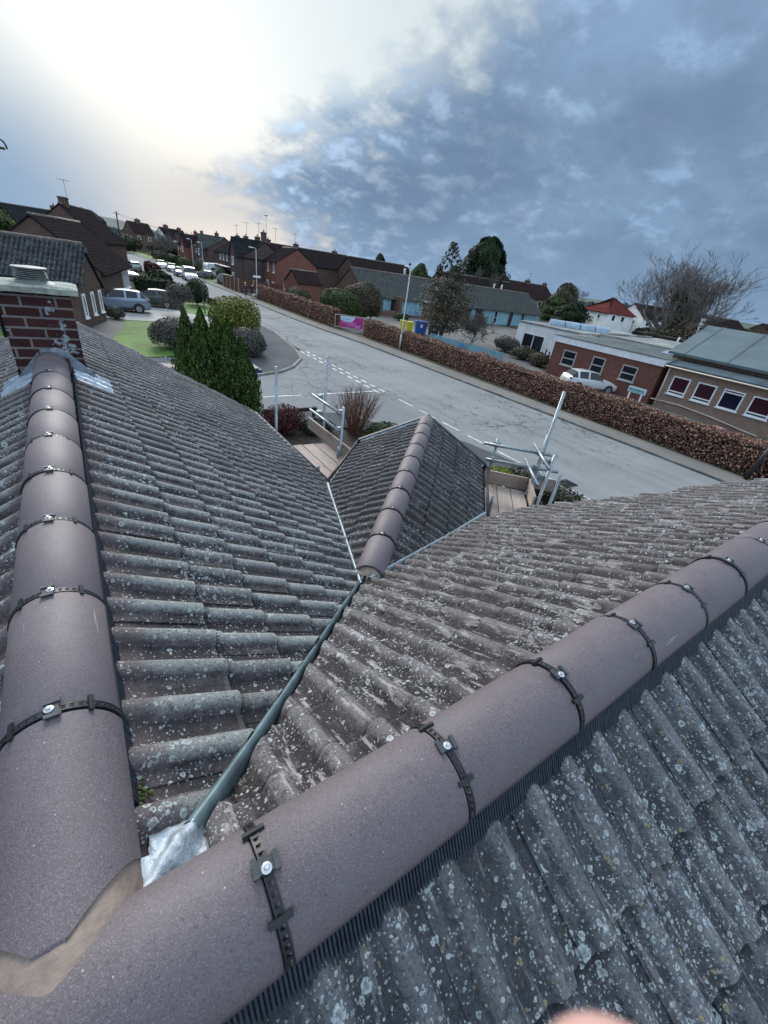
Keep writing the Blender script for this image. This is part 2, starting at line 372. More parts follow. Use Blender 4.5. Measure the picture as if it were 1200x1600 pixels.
m_chim = brick('chimney_brick', (.034, .017, .018), (.060, .028, .028), (.21, .21, .205), .225, .078, stain=(.36, .43, .48), ms=.009)
m_cap = simple('cap_concrete', (.30, .33, .29), .9, .4, 16, bmp=.7)
m_cowl = simple('cowl', (.20, .23, .22), .6, .4, 20, bmp=.3)
m_white = simple('white_paint', (.80, .83, .85), .5, .1, 5, bmp=.03)
m_black = simple('black_trim', (.022, .023, .026), .5, .3, 9)
m_galv = simple('galvanised', (.30, .35, .37), .42, .25, 14, metal=.55, bmp=.1)
m_galvl = simple('valley_strip', (.36, .43, .46), .4, .2, 9, metal=.3, bmp=.05)
m_plank = None
m_glass = glass('window_glass', (.012, .014, .018)); m_gbrown = glass('blind_glass', (.026, .006, .011), .25); m_gblue = glass('blue_glass', (.008, .008, .022), .15)
# ================================================================ our house
C30, S30, T30 = math.cos(R(30)), .5, math.tan(R(30))
AX, AY = -.2115, .3096
ZA = H - 1.058                                   # where the tile planes meet
house = empty('house', (1.1, 2.6, 0), 0, 'weathered roll-tiled house with new brown ridge tiles right under the camera', 'house')
def frame(o, s, a):
    s = Vector(s).normalized(); a = Vector(a).normalized(); n = s.cross(a)
    return Matrix(((s.x, a.x, n.x, o[0]), (s.y, a.y, n.y, o[1]), (s.z, a.z, n.z, o[2]), (0, 0, 0, 1)))
r2 = math.sqrt(.5)
F_L = frame((AX, AY, ZA), (C30, 0, -S30), (0, 1, 0))
F_R = frame((AX, AY, ZA), (0, C30, -S30), (-1, 0, 0))
F_N = frame((AX, AY, ZA), (0, -C30, -S30), (1, 0, 0))
F_W = frame((AX, AY, ZA), (-C30, 0, -S30), (0, -1, 0))
PV = -.33; PZ = H - 1.915                        # porch ridge offset and apex height
pu = Vector((r2, r2, 0)); pv = Vector((r2, -r2, 0))
F_PR = frame(tuple(pv * PV) [:2] + (PZ,), (pv.x * C30, pv.y * C30, -S30), (r2, r2, 0))
F_PL = frame(tuple(pv * PV) [:2] + (PZ,), (-pv.x * C30, -pv.y * C30, -S30), (-r2, -r2, 0))
PROF = [(-.075, 0), (-.047, .0005), (-.038, .006), (-.031, .016), (-.021, .0255), (-.010, .030), (.002, .0312), (.013, .0295), (.024, .0235), (.033, .013), (.040, .004), (.048, .0), (.0749, 0)]
def tilefield(name, mat, M, x0, gauge, rows, y0, y1, roll, cuts=(), keep=None, jit=1.0, parent=house, hgt=1.0, world=True, lipz=.022):
    V = []; Fc = []; A = []
    ny = 2 * len(PROF)
    prof = [(p + .075 + .15 * k, h * hgt) for k in (0, 1) for p, h in PROF]
    prof[0] = (0.0, .003); prof[1] = (.014, .004)
    j0 = int(math.floor((y0 - roll) / .15)) - 1; j1 = int(math.ceil((y1 - roll) / .15)) + 1
    for i in range(rows):
        lip = x0 + gauge * i
        for j in range(j0 + ((i + j0) % 2), j1, 2):
            ys = roll - .075 + .15 * j
            if ys + .3 < y0 or ys > y1: continue
            if keep and not keep(lip - gauge * .5, ys + .15): continue
            rx = rng.normal(0, .0035) * jit; dz = rng.normal(0, .0018) * jit; tw = rng.normal(0, .006) * jit; rnd = rng.random(); dy = rng.normal(0, .0012) * jit
            head = (lip - gauge - .05) if i else .02; L = lip - head
            xs = [head, head + (lip - head) * .45, lip - .012, lip - .003, lip, lip + .0008]
            base = len(V)
            for q, xx in enumerate(xs):
                t = (xx - head) / L
                zz = .004 + lipz * t + dz
                for p, hh in prof:
                    h2 = hh * (1 + .04 * t)
                    z = zz + h2 + tw * (p - .15) * t
                    if q == 4: z -= .004
                    if q == 5: z -= .024
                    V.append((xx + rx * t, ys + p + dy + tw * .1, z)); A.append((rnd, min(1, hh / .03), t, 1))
            for q in range(5):
                for p in range(ny - 1):
                    a = base + q * ny + p
                    Fc.append((a, a + ny, a + ny + 1, a + 1))
            b2 = len(V)                          # side edge where tiles lap
            for q, xx in enumerate(xs[:5]):
                t = (xx - head) / L; v = V[base + q * ny]
                V.append((v[0], v[1] - .0005, v[2] - .014)); A.append((rnd, 0, t, 1))
            for q in range(4): Fc.append((base + q * ny, b2 + q, b2 + q + 1, base + (q + 1) * ny))
    me = bpy.data.meshes.new(name); me.from_pydata(V, [], Fc)
    at = me.color_attributes.new('tile', 'FLOAT_COLOR', 'POINT'); at.data.foreach_set('color', np.array(A, 'f').ravel())
    me.materials.append(mat)
    if cuts:
        bm = bmesh.new(); bm.from_mesh(me); Mi = M.inverted()
        for co, no in cuts:                      # keep the side the normal points to (world space)
            c = Mi @ Vector(co); n = Mi.to_3x3() @ Vector(no)
            rr_ = bmesh.ops.bisect_plane(bm, geom=bm.verts[:] + bm.edges[:] + bm.faces[:], plane_co=c, plane_no=n, clear_inner=True)
            ce = [g for g in rr_['geom_cut'] if isinstance(g, bmesh.types.BMEdge)]
            if ce:                                # close the sawn ends of the hollow rolls
                ex = bmesh.ops.extrude_edge_only(bm, edges=ce)
                for v in ex['geom']:
                    if isinstance(v, bmesh.types.BMVert): v.co.z = -.03
        bm.to_mesh(me); bm.free()
    me.update(); me.polygons.foreach_set('use_smooth', [True] * len(me.polygons))
    o = bpy.data.objects.new(name, me); COL.objects.link(o)
    em = o.modifiers.new('e', 'EDGE_SPLIT'); em.split_angle = R(40)
    o.parent = parent; o.matrix_parent_inverse = wm(parent).inverted() if world else Matrix(); o.matrix_basis = M
    return o
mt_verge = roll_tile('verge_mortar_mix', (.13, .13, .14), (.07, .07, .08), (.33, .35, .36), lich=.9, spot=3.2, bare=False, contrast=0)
LIP, GA = .459, .268
EX, EY, VY, VX = 2.40, 2.68, 7.42, 5.9            # eaves and verges
A0 = (AX, AY, ZA)
nv = Vector((-1, 1, 0)).normalized()
# porch cutting planes: the vertical planes through the lines where porch and main slopes meet
def meet(side):                                    # two points on main slope plane and porch slope plane
    pts = []
    for dd in (.02, 1.02):
        # on the porch slope dd below its ridge: z = PZ - dd*T30 ; plan offset dd along +-pv ; find u where main slope is at that height
        z = PZ - dd * T30
        off = pv * (PV + (dd if side > 0 else -dd))
        need = (ZA - z) / T30                      # plan distance from main ridge
        if side > 0: u = (AY + need - off.y) / r2  # right main slope: Y = AY + need
        else: u = (AX + need - off.x) / r2         # left main slope: X = AX + need
        pts.append(Vector((off.x + pu.x * u, off.y + pu.y * u, z)))
    return pts
mr0, mr1 = meet(1); ml0, ml1 = meet(-1)
def side_n(p0, p1, toward):
    n = Vector((-(p1 - p0).y, (p1 - p0).x, 0)).normalized()
    return n if n.dot(Vector(toward) - p0) > 0 else -n
nr_main = side_n(mr0, mr1, (4.2, .9, 0)); nl_main = side_n(ml0, ml1, (.3, 6, 0))
rs = lambda x, y, z=0: Vector((x, y, z))
def keepR(s, a):                                   # stepped raking verge
    X = AX - a
    return X < 5.98 - (s - .3) * .66
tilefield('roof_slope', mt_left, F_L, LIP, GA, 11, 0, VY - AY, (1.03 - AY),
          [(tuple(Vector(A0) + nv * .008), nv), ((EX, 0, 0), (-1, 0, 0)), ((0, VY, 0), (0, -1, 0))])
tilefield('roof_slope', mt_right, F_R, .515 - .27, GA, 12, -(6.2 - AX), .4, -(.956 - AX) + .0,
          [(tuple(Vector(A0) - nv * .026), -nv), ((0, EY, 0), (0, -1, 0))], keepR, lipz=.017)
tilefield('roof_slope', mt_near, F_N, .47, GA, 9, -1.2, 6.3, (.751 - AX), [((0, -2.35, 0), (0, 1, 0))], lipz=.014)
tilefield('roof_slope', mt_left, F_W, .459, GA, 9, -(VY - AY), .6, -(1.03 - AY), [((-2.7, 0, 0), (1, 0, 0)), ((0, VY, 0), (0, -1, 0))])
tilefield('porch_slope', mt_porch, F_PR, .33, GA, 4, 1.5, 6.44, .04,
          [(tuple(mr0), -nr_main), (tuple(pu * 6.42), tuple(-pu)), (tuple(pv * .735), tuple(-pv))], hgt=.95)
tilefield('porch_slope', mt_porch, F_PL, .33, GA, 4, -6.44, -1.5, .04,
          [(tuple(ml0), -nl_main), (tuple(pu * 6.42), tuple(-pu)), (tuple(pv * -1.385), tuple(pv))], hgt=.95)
# roof deck under the tiles
dk = MB(); o_ = .02
def P3(x, y, d): return (x, y, ZA - d * T30 - .012)
hx = EX - .03; hy = EY - .03
dk.add([P3(AX, AY, 0), P3(AX, VY - .02, 0), P3(hx, VY - .02, hx - AX), P3(hx, AY + hx - AX, hx - AX)], [(0, 3, 2, 1)])
dk.add([P3(AX, AY, 0), P3(AX + hy - AY, hy, hy - AY), P3(4.15, hy, hy - AY), P3(5.7, AY, 0)], [(0, 3, 2, 1)])
dk.add([P3(-1.3, AY, 0), P3(6.0, AY, 0), P3(6.0, -2.33, AY + 2.33), P3(-1.3, -2.33, AY + 2.33)], [(0, 3, 2, 1)])
dk.add([P3(AX, VY - .02, 0), P3(AX, -.8, 0), P3(-2.68, -.8, 2.47), P3(-2.68, VY - .02, 2.47)], [(0, 3, 2, 1)])
q0 = pv * PV
for sg, e in ((1, .73), (-1, -1.38)):
    w_ = abs(e - PV)
    a_ = q0 + pu * 1.9; b_ = q0 + pu * 6.38; c_ = pv * e + pu * 6.38; d_ = pv * e + pu * (3.4)
    dk.add([(a_.x, a_.y, PZ - .012), (b_.x, b_.y, PZ - .012), (c_.x, c_.y, PZ - w_ * T30 - .012), (d_.x, d_.y, PZ - w_ * T30 - .012)], [(0, 1, 2, 3)])
dk.build('roof_deck', m_deck, house, True)
# walls (mostly hidden under the eaves)
m_hw = brick('house_brick', (.17, .075, .055), (.22, .10, .07), (.25, .22, .19))
wl = MB(); ze = 2.98
wl.prism([(-2.45, -2.1), (4.0, -2.1), (4.0, 2.45), (2.2, 2.45), (2.2, 7.45), (-2.45, 7.45)], 0, ze)
wl.add([(-2.3, 7.44, ze), (2.1, 7.44, ze), (AX, 7.44, ZA - .1)], [(0, 2, 1)])
wl.prism([tuple((pu * a + pv * b)[:2]) for a, b in ((2.6, -1.2), (2.6, .55), (5.9, .55), (5.9, -1.2))], 0, ze)
ga_ = [pu * 5.9 + pv * b for b in (-1.2, .55, PV)]
wl.add([(*ga_[0][:2], ze), (*ga_[1][:2], ze), (*ga_[2][:2], PZ - .06)], [(0, 1, 2)])
wl.build('wall', m_hw, house, True)
# eaves fascia and gutters
gt = MB()
gt.tube([(EX + .05, 4.45, H - 2.61), (EX + .05, 7.5, H - 2.61)], .05, 8)
gt.build('gutter', m_black, house, True)
gt = MB(); gt.tube([(3.7, EY + .05, H - 2.50), (4.3, EY + .05, H - 2.50)], .05, 8); gt.build('gutter', m_black, house, True)
# verge trim on the porch: black dry-verge caps with lead-blue inner edge
vg = MB()
for e in (.755, -1.405):
    w_ = abs(e - PV); a_ = q0 + pu * 6.42; b_ = pv * e + pu * 6.42
    s_ = (b_ - a_).normalized()
    zt = PZ + .045; zb = PZ - w_ * T30 + .045
    vs = []
    for pp, z in ((a_, zt), (b_, zb)):
        for du, dz in ((-.050, .004), (-.050, .024), (.050, .024), (.050, -.14), (.035, -.14), (.035, .004)):
            q = pp + pu * du; vs.append((q.x, q.y, z + dz))
    vg.add(vs, [(i, (i + 1) % 6, 6 + (i + 1) % 6, 6 + i) for i in range(6)] + [(0, 1, 2, 3, 4, 5), (11, 10, 9, 8, 7, 6)])
for e in (.755, -1.405):
    w_ = abs(e - PV); z = PZ - w_ * T30 + .03
    a_ = pv * e + pu * 6.40; b_ = pv * e + pu * 4.75
    vg.tube([(a_.x, a_.y, z), (b_.x, b_.y, z)], .022, 6)
vg.build('verge_trim', m_black, house, True)
vg = MB(); rng2 = np.random.default_rng(3)
for e in (.70, -1.35):                             # grey-blue mortar line inside the verge
    n = 40; prev = None; vs = []; fs = []
    for i in range(n + 1):
        t = i / n; p = (q0 * (1 - t) + pv * e * t); z = PZ - abs(e - PV) * t * T30 + .034
        w1 = .045 + rng2.random() * .02
        for du, dz in ((6.385, .012), (6.385 - w1 * .6, .018), (6.385 - w1, -.01)):
            q = p + pu * du; vs.append((q.x, q.y, z + dz + rng2.normal(0, .002)))
    for i in range(n):
        for j in (0, 1): a = i * 3 + j; fs.append((a, a + 3, a + 4, a + 1))
    vg.add(vs, fs)
vg.build('verge_mortar', m_lead, house, True)

vg = MB(); vs = []; fs = []; n = 70             # speckled mortar strip along the far verge
for i in range(n + 1):
    d = .16 + (EX - AX - .18) * i / n
    for j, (dy, dz) in enumerate(((-.13, .028), (-.09, .044), (-.03, .047), (.012, .040), (.018, -.08))):
        vs.append((AX + d, VY + dy + rng.normal(0, .006) * (j == 0), ZA - d * T30 + dz + rng.normal(0, .003)))
for i in range(n):
    for j in range(4): a = i * 5 + j; fs.append((a, a + 1, a + 6, a + 5))
vg.smooth = True; vg.add(vs, fs); vg.build('verge_mortar', mt_verge, house, True)
# ---- ridge tiles (each a part; bands and clamps are their sub-parts)
RR = .121
def ridge_shell(mb, L, r=RR, a0=-82, a1=82, th=.016, n=20):
    prof = [(math.sin(R(a0 + (a1 - a0) * i / n)), math.cos(R(a0 + (a1 - a0) * i / n))) for i in range(n + 1)]
    vs = []
    for x in (0, .004, L - .004, L):
        rr = r - (.003 if x in (0, L) else 0)
        vs += [(x, s * rr, c * rr) for s, c in prof]
    for x in (0, L): vs += [(x, s * (r - th), c * (r - th)) for s, c in prof]
    m = n + 1; fs = []
    for q in range(3):
        for i in range(n): a = q * m + i; fs.append((a, a + m, a + m + 1, a + 1)[::-1])
    for i in range(n):
        fs.append((i, 4 * m + i, 4 * m + i + 1, i + 1)); fs.append((3 * m + i, 3 * m + i + 1, 5 * m + i + 1, 5 * m + i))
        fs.append((4 * m + i, 5 * m + i, 5 * m + i + 1, 4 * m + i + 1))
    for e in (0, n):
        fs.append((e, m + e, 5 * m * 0 + 4 * m + e)); fs.append((m + e, 2 * m + e, 5 * m + e, 4 * m + e)); fs.append((2 * m + e, 3 * m + e, 5 * m + e))
    mb.smooth = True; mb.add(vs, fs); mb.smooth = False
def arcbox(mb, x0, x1, a0, a1, r0, r1, n=6):
    vs = []; m = n + 1
    for x in (x0, x1):
        for r in (r0, r1):
            for i in range(m):
                a = R(a0 + (a1 - a0) * i / n); vs.append((x, math.sin(a) * r, math.cos(a) * r))
    fs = []
    for i in range(n):
        fs += [(m + i, m + i + 1, 3 * m + i + 1, 3 * m + i), (i, 2 * m + i, 2 * m + i + 1, i + 1), (i, i + 1, m + i + 1, m + i), (2 * m + i, 3 * m + i, 3 * m + i + 1, 2 * m + i + 1)]
    fs += [(0, m, 3 * m, 2 * m), (n, 2 * m + n, 3 * m + n, m + n)]
    mb.add(vs, fs)
CACHE = {}
def ridge_meshes(L, full):
    key = (round(L, 3), full)
    if key in CACHE: return CACHE[key]
    a = MB(); ridge_shell(a, L)
    t = a.build('ridge_tile', m_ridge)
    b = MB()                                       # band: recessed strip with raised rungs and end keepers
    arcbox(b, -.0085, .0085, -80, 80, RR - .02, RR - .0025, 24)
    for s in (-1, 1): arcbox(b, s * .0068 - .0019, s * .0068 + .0019, -80, 80, RR - .01, RR + .0022, 24)
    if full:
        for k in range(-9, 10):
            arcbox(b, -.008, .008, k * 7.6 - 1.9, k * 7.6 + 1.9, RR - .01, RR + .0018, 2)
    for s in ((-1, 1) if full else ()): arcbox(b, -.021, .021, s * 36 - 2.4, s * 36 + 2.4, RR - .004, RR + .007, 2)
    t2 = b.build('ridge_union', m_band)
    c = MB(); zt = RR
    c.box((-.024, -.012, zt - .002), (.024, .012, zt + .006)); c.box((-.024, -.016, zt + .004), (-.014, .016, zt + .010)); c.box((.014, -.016, zt + .004), (.024, .016, zt + .010))
    t3 = c.build('ridge_clamp', m_band2, bevel=.002)
    d = MB(); d.lathe([(.0001, .006), (.0095, .006), (.0095, .0085), (.005, .0095), (.005, .0135), (.004, .015), (.0001, .015)], 14, (0, 0, zt))
    t4 = d.build('screw', m_screw)
    CACHE[key] = (t.data, t2.data, t3.data, t4.data)
    for o in (t, t2, t3, t4): bpy.data.objects.remove(o)
    return CACHE[key]
def ridge_tile(M, L, union=True, full=True, cuts=()):
    ms = ridge_meshes(L, full)
    me = ms[0]
    if cuts:
        me = me.copy(); bm = bmesh.new(); bm.from_mesh(me); Mi = M.inverted()
        for co, no in cuts:
            bmesh.ops.bisect_plane(bm, geom=bm.verts[:] + bm.edges[:] + bm.faces[:], plane_co=Mi @ Vector(co), plane_no=Mi.to_3x3() @ Vector(no), clear_inner=True)
        ed = [e for e in bm.edges if len(e.link_faces) == 1]
        ex = bmesh.ops.extrude_edge_only(bm, edges=ed)
        for v in ex['geom']:
            if isinstance(v, bmesh.types.BMVert):
                q_ = Vector((0, v.co.y, v.co.z)); v.co -= q_.normalized() * .017
        bm.to_mesh(me); bm.free(); me.polygons.foreach_set('use_smooth', [True] * len(me.polygons))
    o = bpy.data.objects.new('ridge_tile', me); COL.objects.link(o); o.parent = house
    o.matrix_parent_inverse = wm(house).inverted(); o.matrix_basis = M
    if cuts: o.modifiers.new('e', 'EDGE_SPLIT').split_angle = R(25)
    if not me.vertices: return o
    if union:
        for nm, d, off in (('ridge_union', ms[1], 0), ('ridge_clamp', ms[2], 1), ('screw', ms[3], 1)):
            c = bpy.data.objects.new(nm, d); COL.objects.link(c); c.parent = o
            if off: c.rotation_euler = (rng.normal(0, .03), 0, rng.normal(0, .10))
            elif True: c.rotation_euler = (rng.normal(0, .01), 0, 0)
            if nm == 'ridge_clamp':
                c.data = c.data
    return o
ZR = H - .945 - RR
PIT = .438
def rframe(o, d, jit=True):
    d = Vector(d).normalized(); y = Vector((0, 0, 1)).cross(d)
    M = Matrix(((d.x, y.x, 0, o[0]), (d.y, y.y, 0, o[1]), (0, 0, 1, o[2]), (0, 0, 0, 1)))
    if jit: M = M @ Matrix.Rotation(rng.normal(0, .004), 4, 'Z') @ Matrix.Rotation(rng.normal(0, .003), 4, 'Y') @ Matrix.Rotation(rng.normal(0, .012), 4, 'X')
    return M
# right-hand ridge, running along +X
for k in range(-3, 14):
    x = .0918 + PIT * k
    ridge_tile(rframe((x + .006, AY, ZR + rng.normal(0, .0012)), (1, 0, 0)), PIT - .010, k > -1, k < 6)
# left-hand ridge, running along +Y to the chimney, its first tile mitred
mc = Vector((AX, AY, 0)) + Vector((0, .052, 0))
ridge_tile(rframe((AX, .819 - PIT, ZR), (0, 1, 0), False), PIT - .006, False, True, [(tuple(mc), (-1, 1, 0)), (tuple(mc), (1, 1, 0))])
for k in range(0, 9):
    y = .819 + PIT * k
    ridge_tile(rframe((AX - .004 * k, y + .006, ZR + rng.normal(0, .0012)), (0, 1, 0)), (PIT - .010) if k < 8 else .24, k < 8, k < 5)
# porch ridge
u0 = 2.36; zp = PZ + .070 - RR
for k in range(0, 9):
    p = pv * PV + pu * (u0 + .449 * k)
    ridge_tile(rframe((p.x, p.y, zp), (r2, r2, 0)),   .425, k > 0, k < 2)
pm_ = MB(); p = pv * PV + pu * (u0 + .004); M = rframe((p.x, p.y, zp), (r2, r2, 0), False); n = 24
vs = [(.03, 0, -.05)] + [(.004 + rng.normal(0, .003), math.sin(R(-95 + 190 * i / n)) * (RR - .012 + rng.normal(0, .002)), math.cos(R(-95 + 190 * i / n)) * (RR - .012)) for i in range(n + 1)]
vs2 = [(-.05 + rng.normal(0, .004), y * 1.02, z - .05) for x, y, z in vs[1:]]
pm_.smooth = True; pm_.add([tuple(M @ Vector(v)) for v in vs + vs2], [(0, i + 2, i + 1) for i in range(n)] + [(i + 1, i + 2, n + 3 + i, n + 2 + i) for i in range(n)])
pm_.build('mortar_bed', m_mortar, house, True)
# mortar in the mitre
mm = MB(); mm.smooth = True
def noisy(v, a=.002): return tuple(c + rng.normal(0, a) for c in v)
n = 90; vs = []; fs = []; rows = 46; lm_ = np.cumsum(rng.normal(0, .0016, n + 1)); lm_ -= lm_.mean(); bl_ = rng.normal(0, 1, (8, 3))
for i in range(rows):
    y = AY - .03 + (.30) * i / (rows - 1)
    for j in range(n + 1):
        a = R(-88 + 176 * j / n); q3 = np.array([j * .11, i * .16, 1.0]); r = RR - .0045 + .0016 * float(np.sin(bl_ @ q3 * 1.3).sum() / 3) + rng.normal(0, .00045)
        xx = AX + math.sin(a) * r; zz = ZR + math.cos(a) * r
        lim = AY + .070 + abs(xx - AX) + float(lm_[j]) * .8
        vs.append((xx, min(y, lim), zz - (.006 if y > lim else 0)))
for i in range(rows - 1):
    for j in range(n): a = i * (n + 1) + j; fs.append((a, a + 1, a + n + 2, a + n + 1))
mm.add(vs, fs); mm.build('mortar_bed', m_mortar, house, True)
# dry-ridge comb strips at both feet of every ridge
def comb_strip(o, d, L, side, name='ridge_vent_strip', step=.0085, flare=0.0):
    mb = MB(); d = Vector(d).normalized(); y = Vector((0, 0, 1)).cross(d) * side
    o = Vector(o); e0 = RR * math.sin(R(76)); z0 = RR * math.cos(R(76))
    def pt(x, out, z): q = o + d * x + y * out; return (q.x, q.y, q.z + z)
    mb.add([pt(0, e0 - .012, z0 - .004), pt(L, e0 - .012, z0 - .004), pt(L, e0 - .002 + flare, z0 - .088 + flare * .45), pt(0, e0 - .002 + flare, z0 - .088 + flare * .45)], [(0, 1, 2, 3)])
    N = int(L / step)
    for i in range(N):
        x = i * step; q = rng.normal(0, .0006)
        a = [pt(x, e0 - .006, z0), pt(x + step * .55, e0 - .006, z0), pt(x + step * .55, e0 + .012 + flare + q, z0 - .086 + flare * .45), pt(x, e0 + .012 + flare + q, z0 - .086 + flare * .45),
             pt(x, e0 - .010, z0 - .004), pt(x + step * .55, e0 - .010, z0 - .004), pt(x + step * .55, e0 + .004 + flare, z0 - .088 + flare * .45), pt(x, e0 + .004 + flare, z0 - .088 + flare * .45)]
        mb.add(a, [(0, 1, 2, 3), (0, 3, 7, 4), (1, 5, 6, 2), (3, 2, 6, 7)])
    return mb.build(name, m_comb, house, True)
comb_strip((-1.2, AY, ZR), (1, 0, 0), 6.8, -1, flare=.022)
comb_strip((.15, AY, ZR), (1, 0, 0), 5.8, 1)
comb_strip((AX, .62, ZR), (0, 1, 0), 3.8, -1)
comb_strip((AX, .62, ZR), (0, 1, 0), 3.8, 1)
# ---- valley roll: dark grey-green folded metal
def valley_roll(a, b, w, h, name='valley_roll', n=26, wv=.002, mat=None):
    a = Vector(a); b = Vector(b); d = (b - a); L = d.length; d.normalize()
    s = d.cross(Vector((0, 0, 1))).normalized(); up = s.cross(d)
    prof = [(-w * 1.15, -.04), (-w * .62, -.004 + h * .1), (-w * .55, h * .45), (-w * .36, h * .80), (-w * .12, h * .98), (w * .12, h), (w * .36, h * .82), (w * .52, h * .5), (w * .56, 0), (w * .60, -.05)]
    vs = []; fs = []; m = len(prof)
    for i in range(n + 1):
        t = i / n; q = a + d * L * t; k = 2.0 - 1.0 * min(1, t * 2.6) ** .7
        for x, z in prof:
            p = q + s * (x * k + math.sin(t * 9) * wv) + up * z * k; vs.append(tuple(p))
    for i in range(n):
        for j in range(m - 1): c = i * m + j; fs.append((c, c + 1, c + m + 1, c + m))
    mb = MB(); mb.smooth = True; mb.add(vs, fs); return mb.build(name, mat or m_valley, house, True)
dv = lambda d, dz=0: (AX + d, AY + d, ZA - d * T30 + dz)
valley_roll(dv(.20, .014), dv(1.80, .030), .023, .030)
up_ = Vector((0, 0, .034))
valley_roll(tuple(ml1 + (ml1 - ml0) * -.02 + up_), tuple(ml0 + up_), .020, .026, mat=m_galvl)
valley_roll(tuple(mr1 + up_), tuple(mr0 + up_), .020, .026, mat=m_galvl)
# white crumpled flashing where the valley meets the ridges
fl = MB(); fl.smooth = True; vs = []; fs = []; n1, n2 = 30, 18
for i in range(n1 + 1):
    d = .070 + .150 * i / n1
    for j in range(n2 + 1):
        s = (j / n2 - .5) * 2; wd = .044 + .026 * (i / n1); off = s * wd * (1 + .10 * math.sin(i * .9) + .05 * math.sin(i * 2.3 + s))
        x = AX + d + off * r2; y = AY + d - off * r2
        fold = .0055 * abs(math.sin(s * 5.2 + i * .13)) + .005 * math.sin(i * .35 + s * 2.0) + .003 * math.sin(i * .9 + s * 6)
        z = ZA - T30 * (d - abs(off) * .55) + .026 + .050 * math.exp(-(off / .024) ** 2) * min(1, i / n1 * 1.8 + .25) + fold + rng.normal(0, .0006)
        vs.append((x, y, z))
for i in range(n1):
    for j in range(n2): a = i * (n2 + 1) + j; fs.append((a, a + 1, a + n2 + 2, a + n2 + 1))
fl.add(vs, fs); fl.build('valley_flashing', m_foil, house, True)
# leaf litter and moss crumbs beside the valley
m_debris = simple('debris', (.05, .038, .028), .95, .6, 60)
m_moss = simple('moss', (.055, .075, .02), .95, .5, 60)
db = MB()
for i in range(150):
    d = rng.uniform(.18, 1.2) ** 1.2; x = AX + d + rng.uniform(.01, .05); y = AY + d - rng.uniform(.01, .05)
    p = Vector((x, y, ZA - T30 * (y - AY) + .012)); r = rng.uniform(.003, .009)
    M = Matrix.Translation(p) @ Matrix.Rotation(rng.uniform(0, 6), 4, 'Z') @ Matrix.Rotation(rng.uniform(-.7, .7), 4, 'X')
    db.add([(-r, -r * .6, 0), (r, -r * .5, .002), (r * .7, r * .8, .004), (-r * .8, r * .6, .001)], [(0, 1, 2, 3)], M)
tag(db.build('leaf_litter', m_debris), 'brown leaf crumbs lodged along the right edge of the metal valley', 'leaf litter', kind='stuff')
ms_ = MB()
for i in range(26):
    c = (AX + .135 + rng.normal(0, .010), AY + .33 + rng.normal(0, .02), ZA - .135 * T30 + .02 + rng.normal(0, .004)); r = rng.uniform(.003, .008)
    ms_.ell(c, (r, r, r * .8), 6, 4)
tag(ms_.build('moss', m_moss), 'small green moss clump beside the foot of the left ridge', 'moss', kind='stuff')
# ---- chimney
ch = MB(); cx0, cx1, cy0, cy1 = -.475, -.005, 4.55, 4.92; zt_ = H - .5
ch.box((cx0, cy0, H - 1.6), (cx1, cy1, zt_))
chim = ch.build('chimney', m_chim, house, True)
cp = MB(); vs = []
nn = 14
for lv, (o2, z) in enumerate(((.055, zt_ - .002), (.06, zt_ + .038), (.03, zt_ + .052))):
    for i in range(4 * nn):
        t = i / nn; s = int(t); f = t - s
        x0, x1, y0, y1 = cx0 - o2, cx1 + o2, cy0 - o2, cy1 + o2
        p = [(x0 + (x1 - x0) * f, y0), (x1, y0 + (y1 - y0) * f), (x1 - (x1 - x0) * f, y1), (x0, y1 - (y1 - y0) * f)][s]
        vs.append((p[0] + rng.normal(0, .002), p[1] + rng.normal(0, .002), z + rng.normal(0, .002)))
k4 = 4 * nn
cp.add(vs, [tuple(range(k4 - 1, -1, -1)), tuple(range(2 * k4, 3 * k4))] + [(l * k4 + i, l * k4 + (i + 1) % k4, (l + 1) * k4 + (i + 1) % k4, (l + 1) * k4 + i) for l in (0, 1) for i in range(k4)])
cp.build('chimney_cap', m_cap, chim, True)
cw = MB(); cc = (-.235, 4.72, zt_ + .05)
cw.lathe([(.13, 0), (.15, .004), (.10, .02), (.088, .035)], 20, cc)
for i in range(5):
    z = .035 + i * .013; cw.lathe([(.085, z), (.112 - .002 * i, z + .003), (.112 - .002 * i, z + .007), (.085, z + .010)], 24, cc)
cw.lathe([(.085, .10), (.118, .104), (.116, .112), (.02, .120)], 24, cc)
cw.build('chimney_cowl', m_cowl, chim, True)
ld = MB(); ld.smooth = True
def sheet(fn, nu, nv_):
    vs = [fn(i / nu, j / nv_) for i in range(nu + 1) for j in range(nv_ + 1)]
    fs = [(i * (nv_ + 1) + j, (i + 1) * (nv_ + 1) + j, (i + 1) * (nv_ + 1) + j + 1, i * (nv_ + 1) + j + 1) for i in range(nu) for j in range(nv_)]
    ld.add(vs, fs)
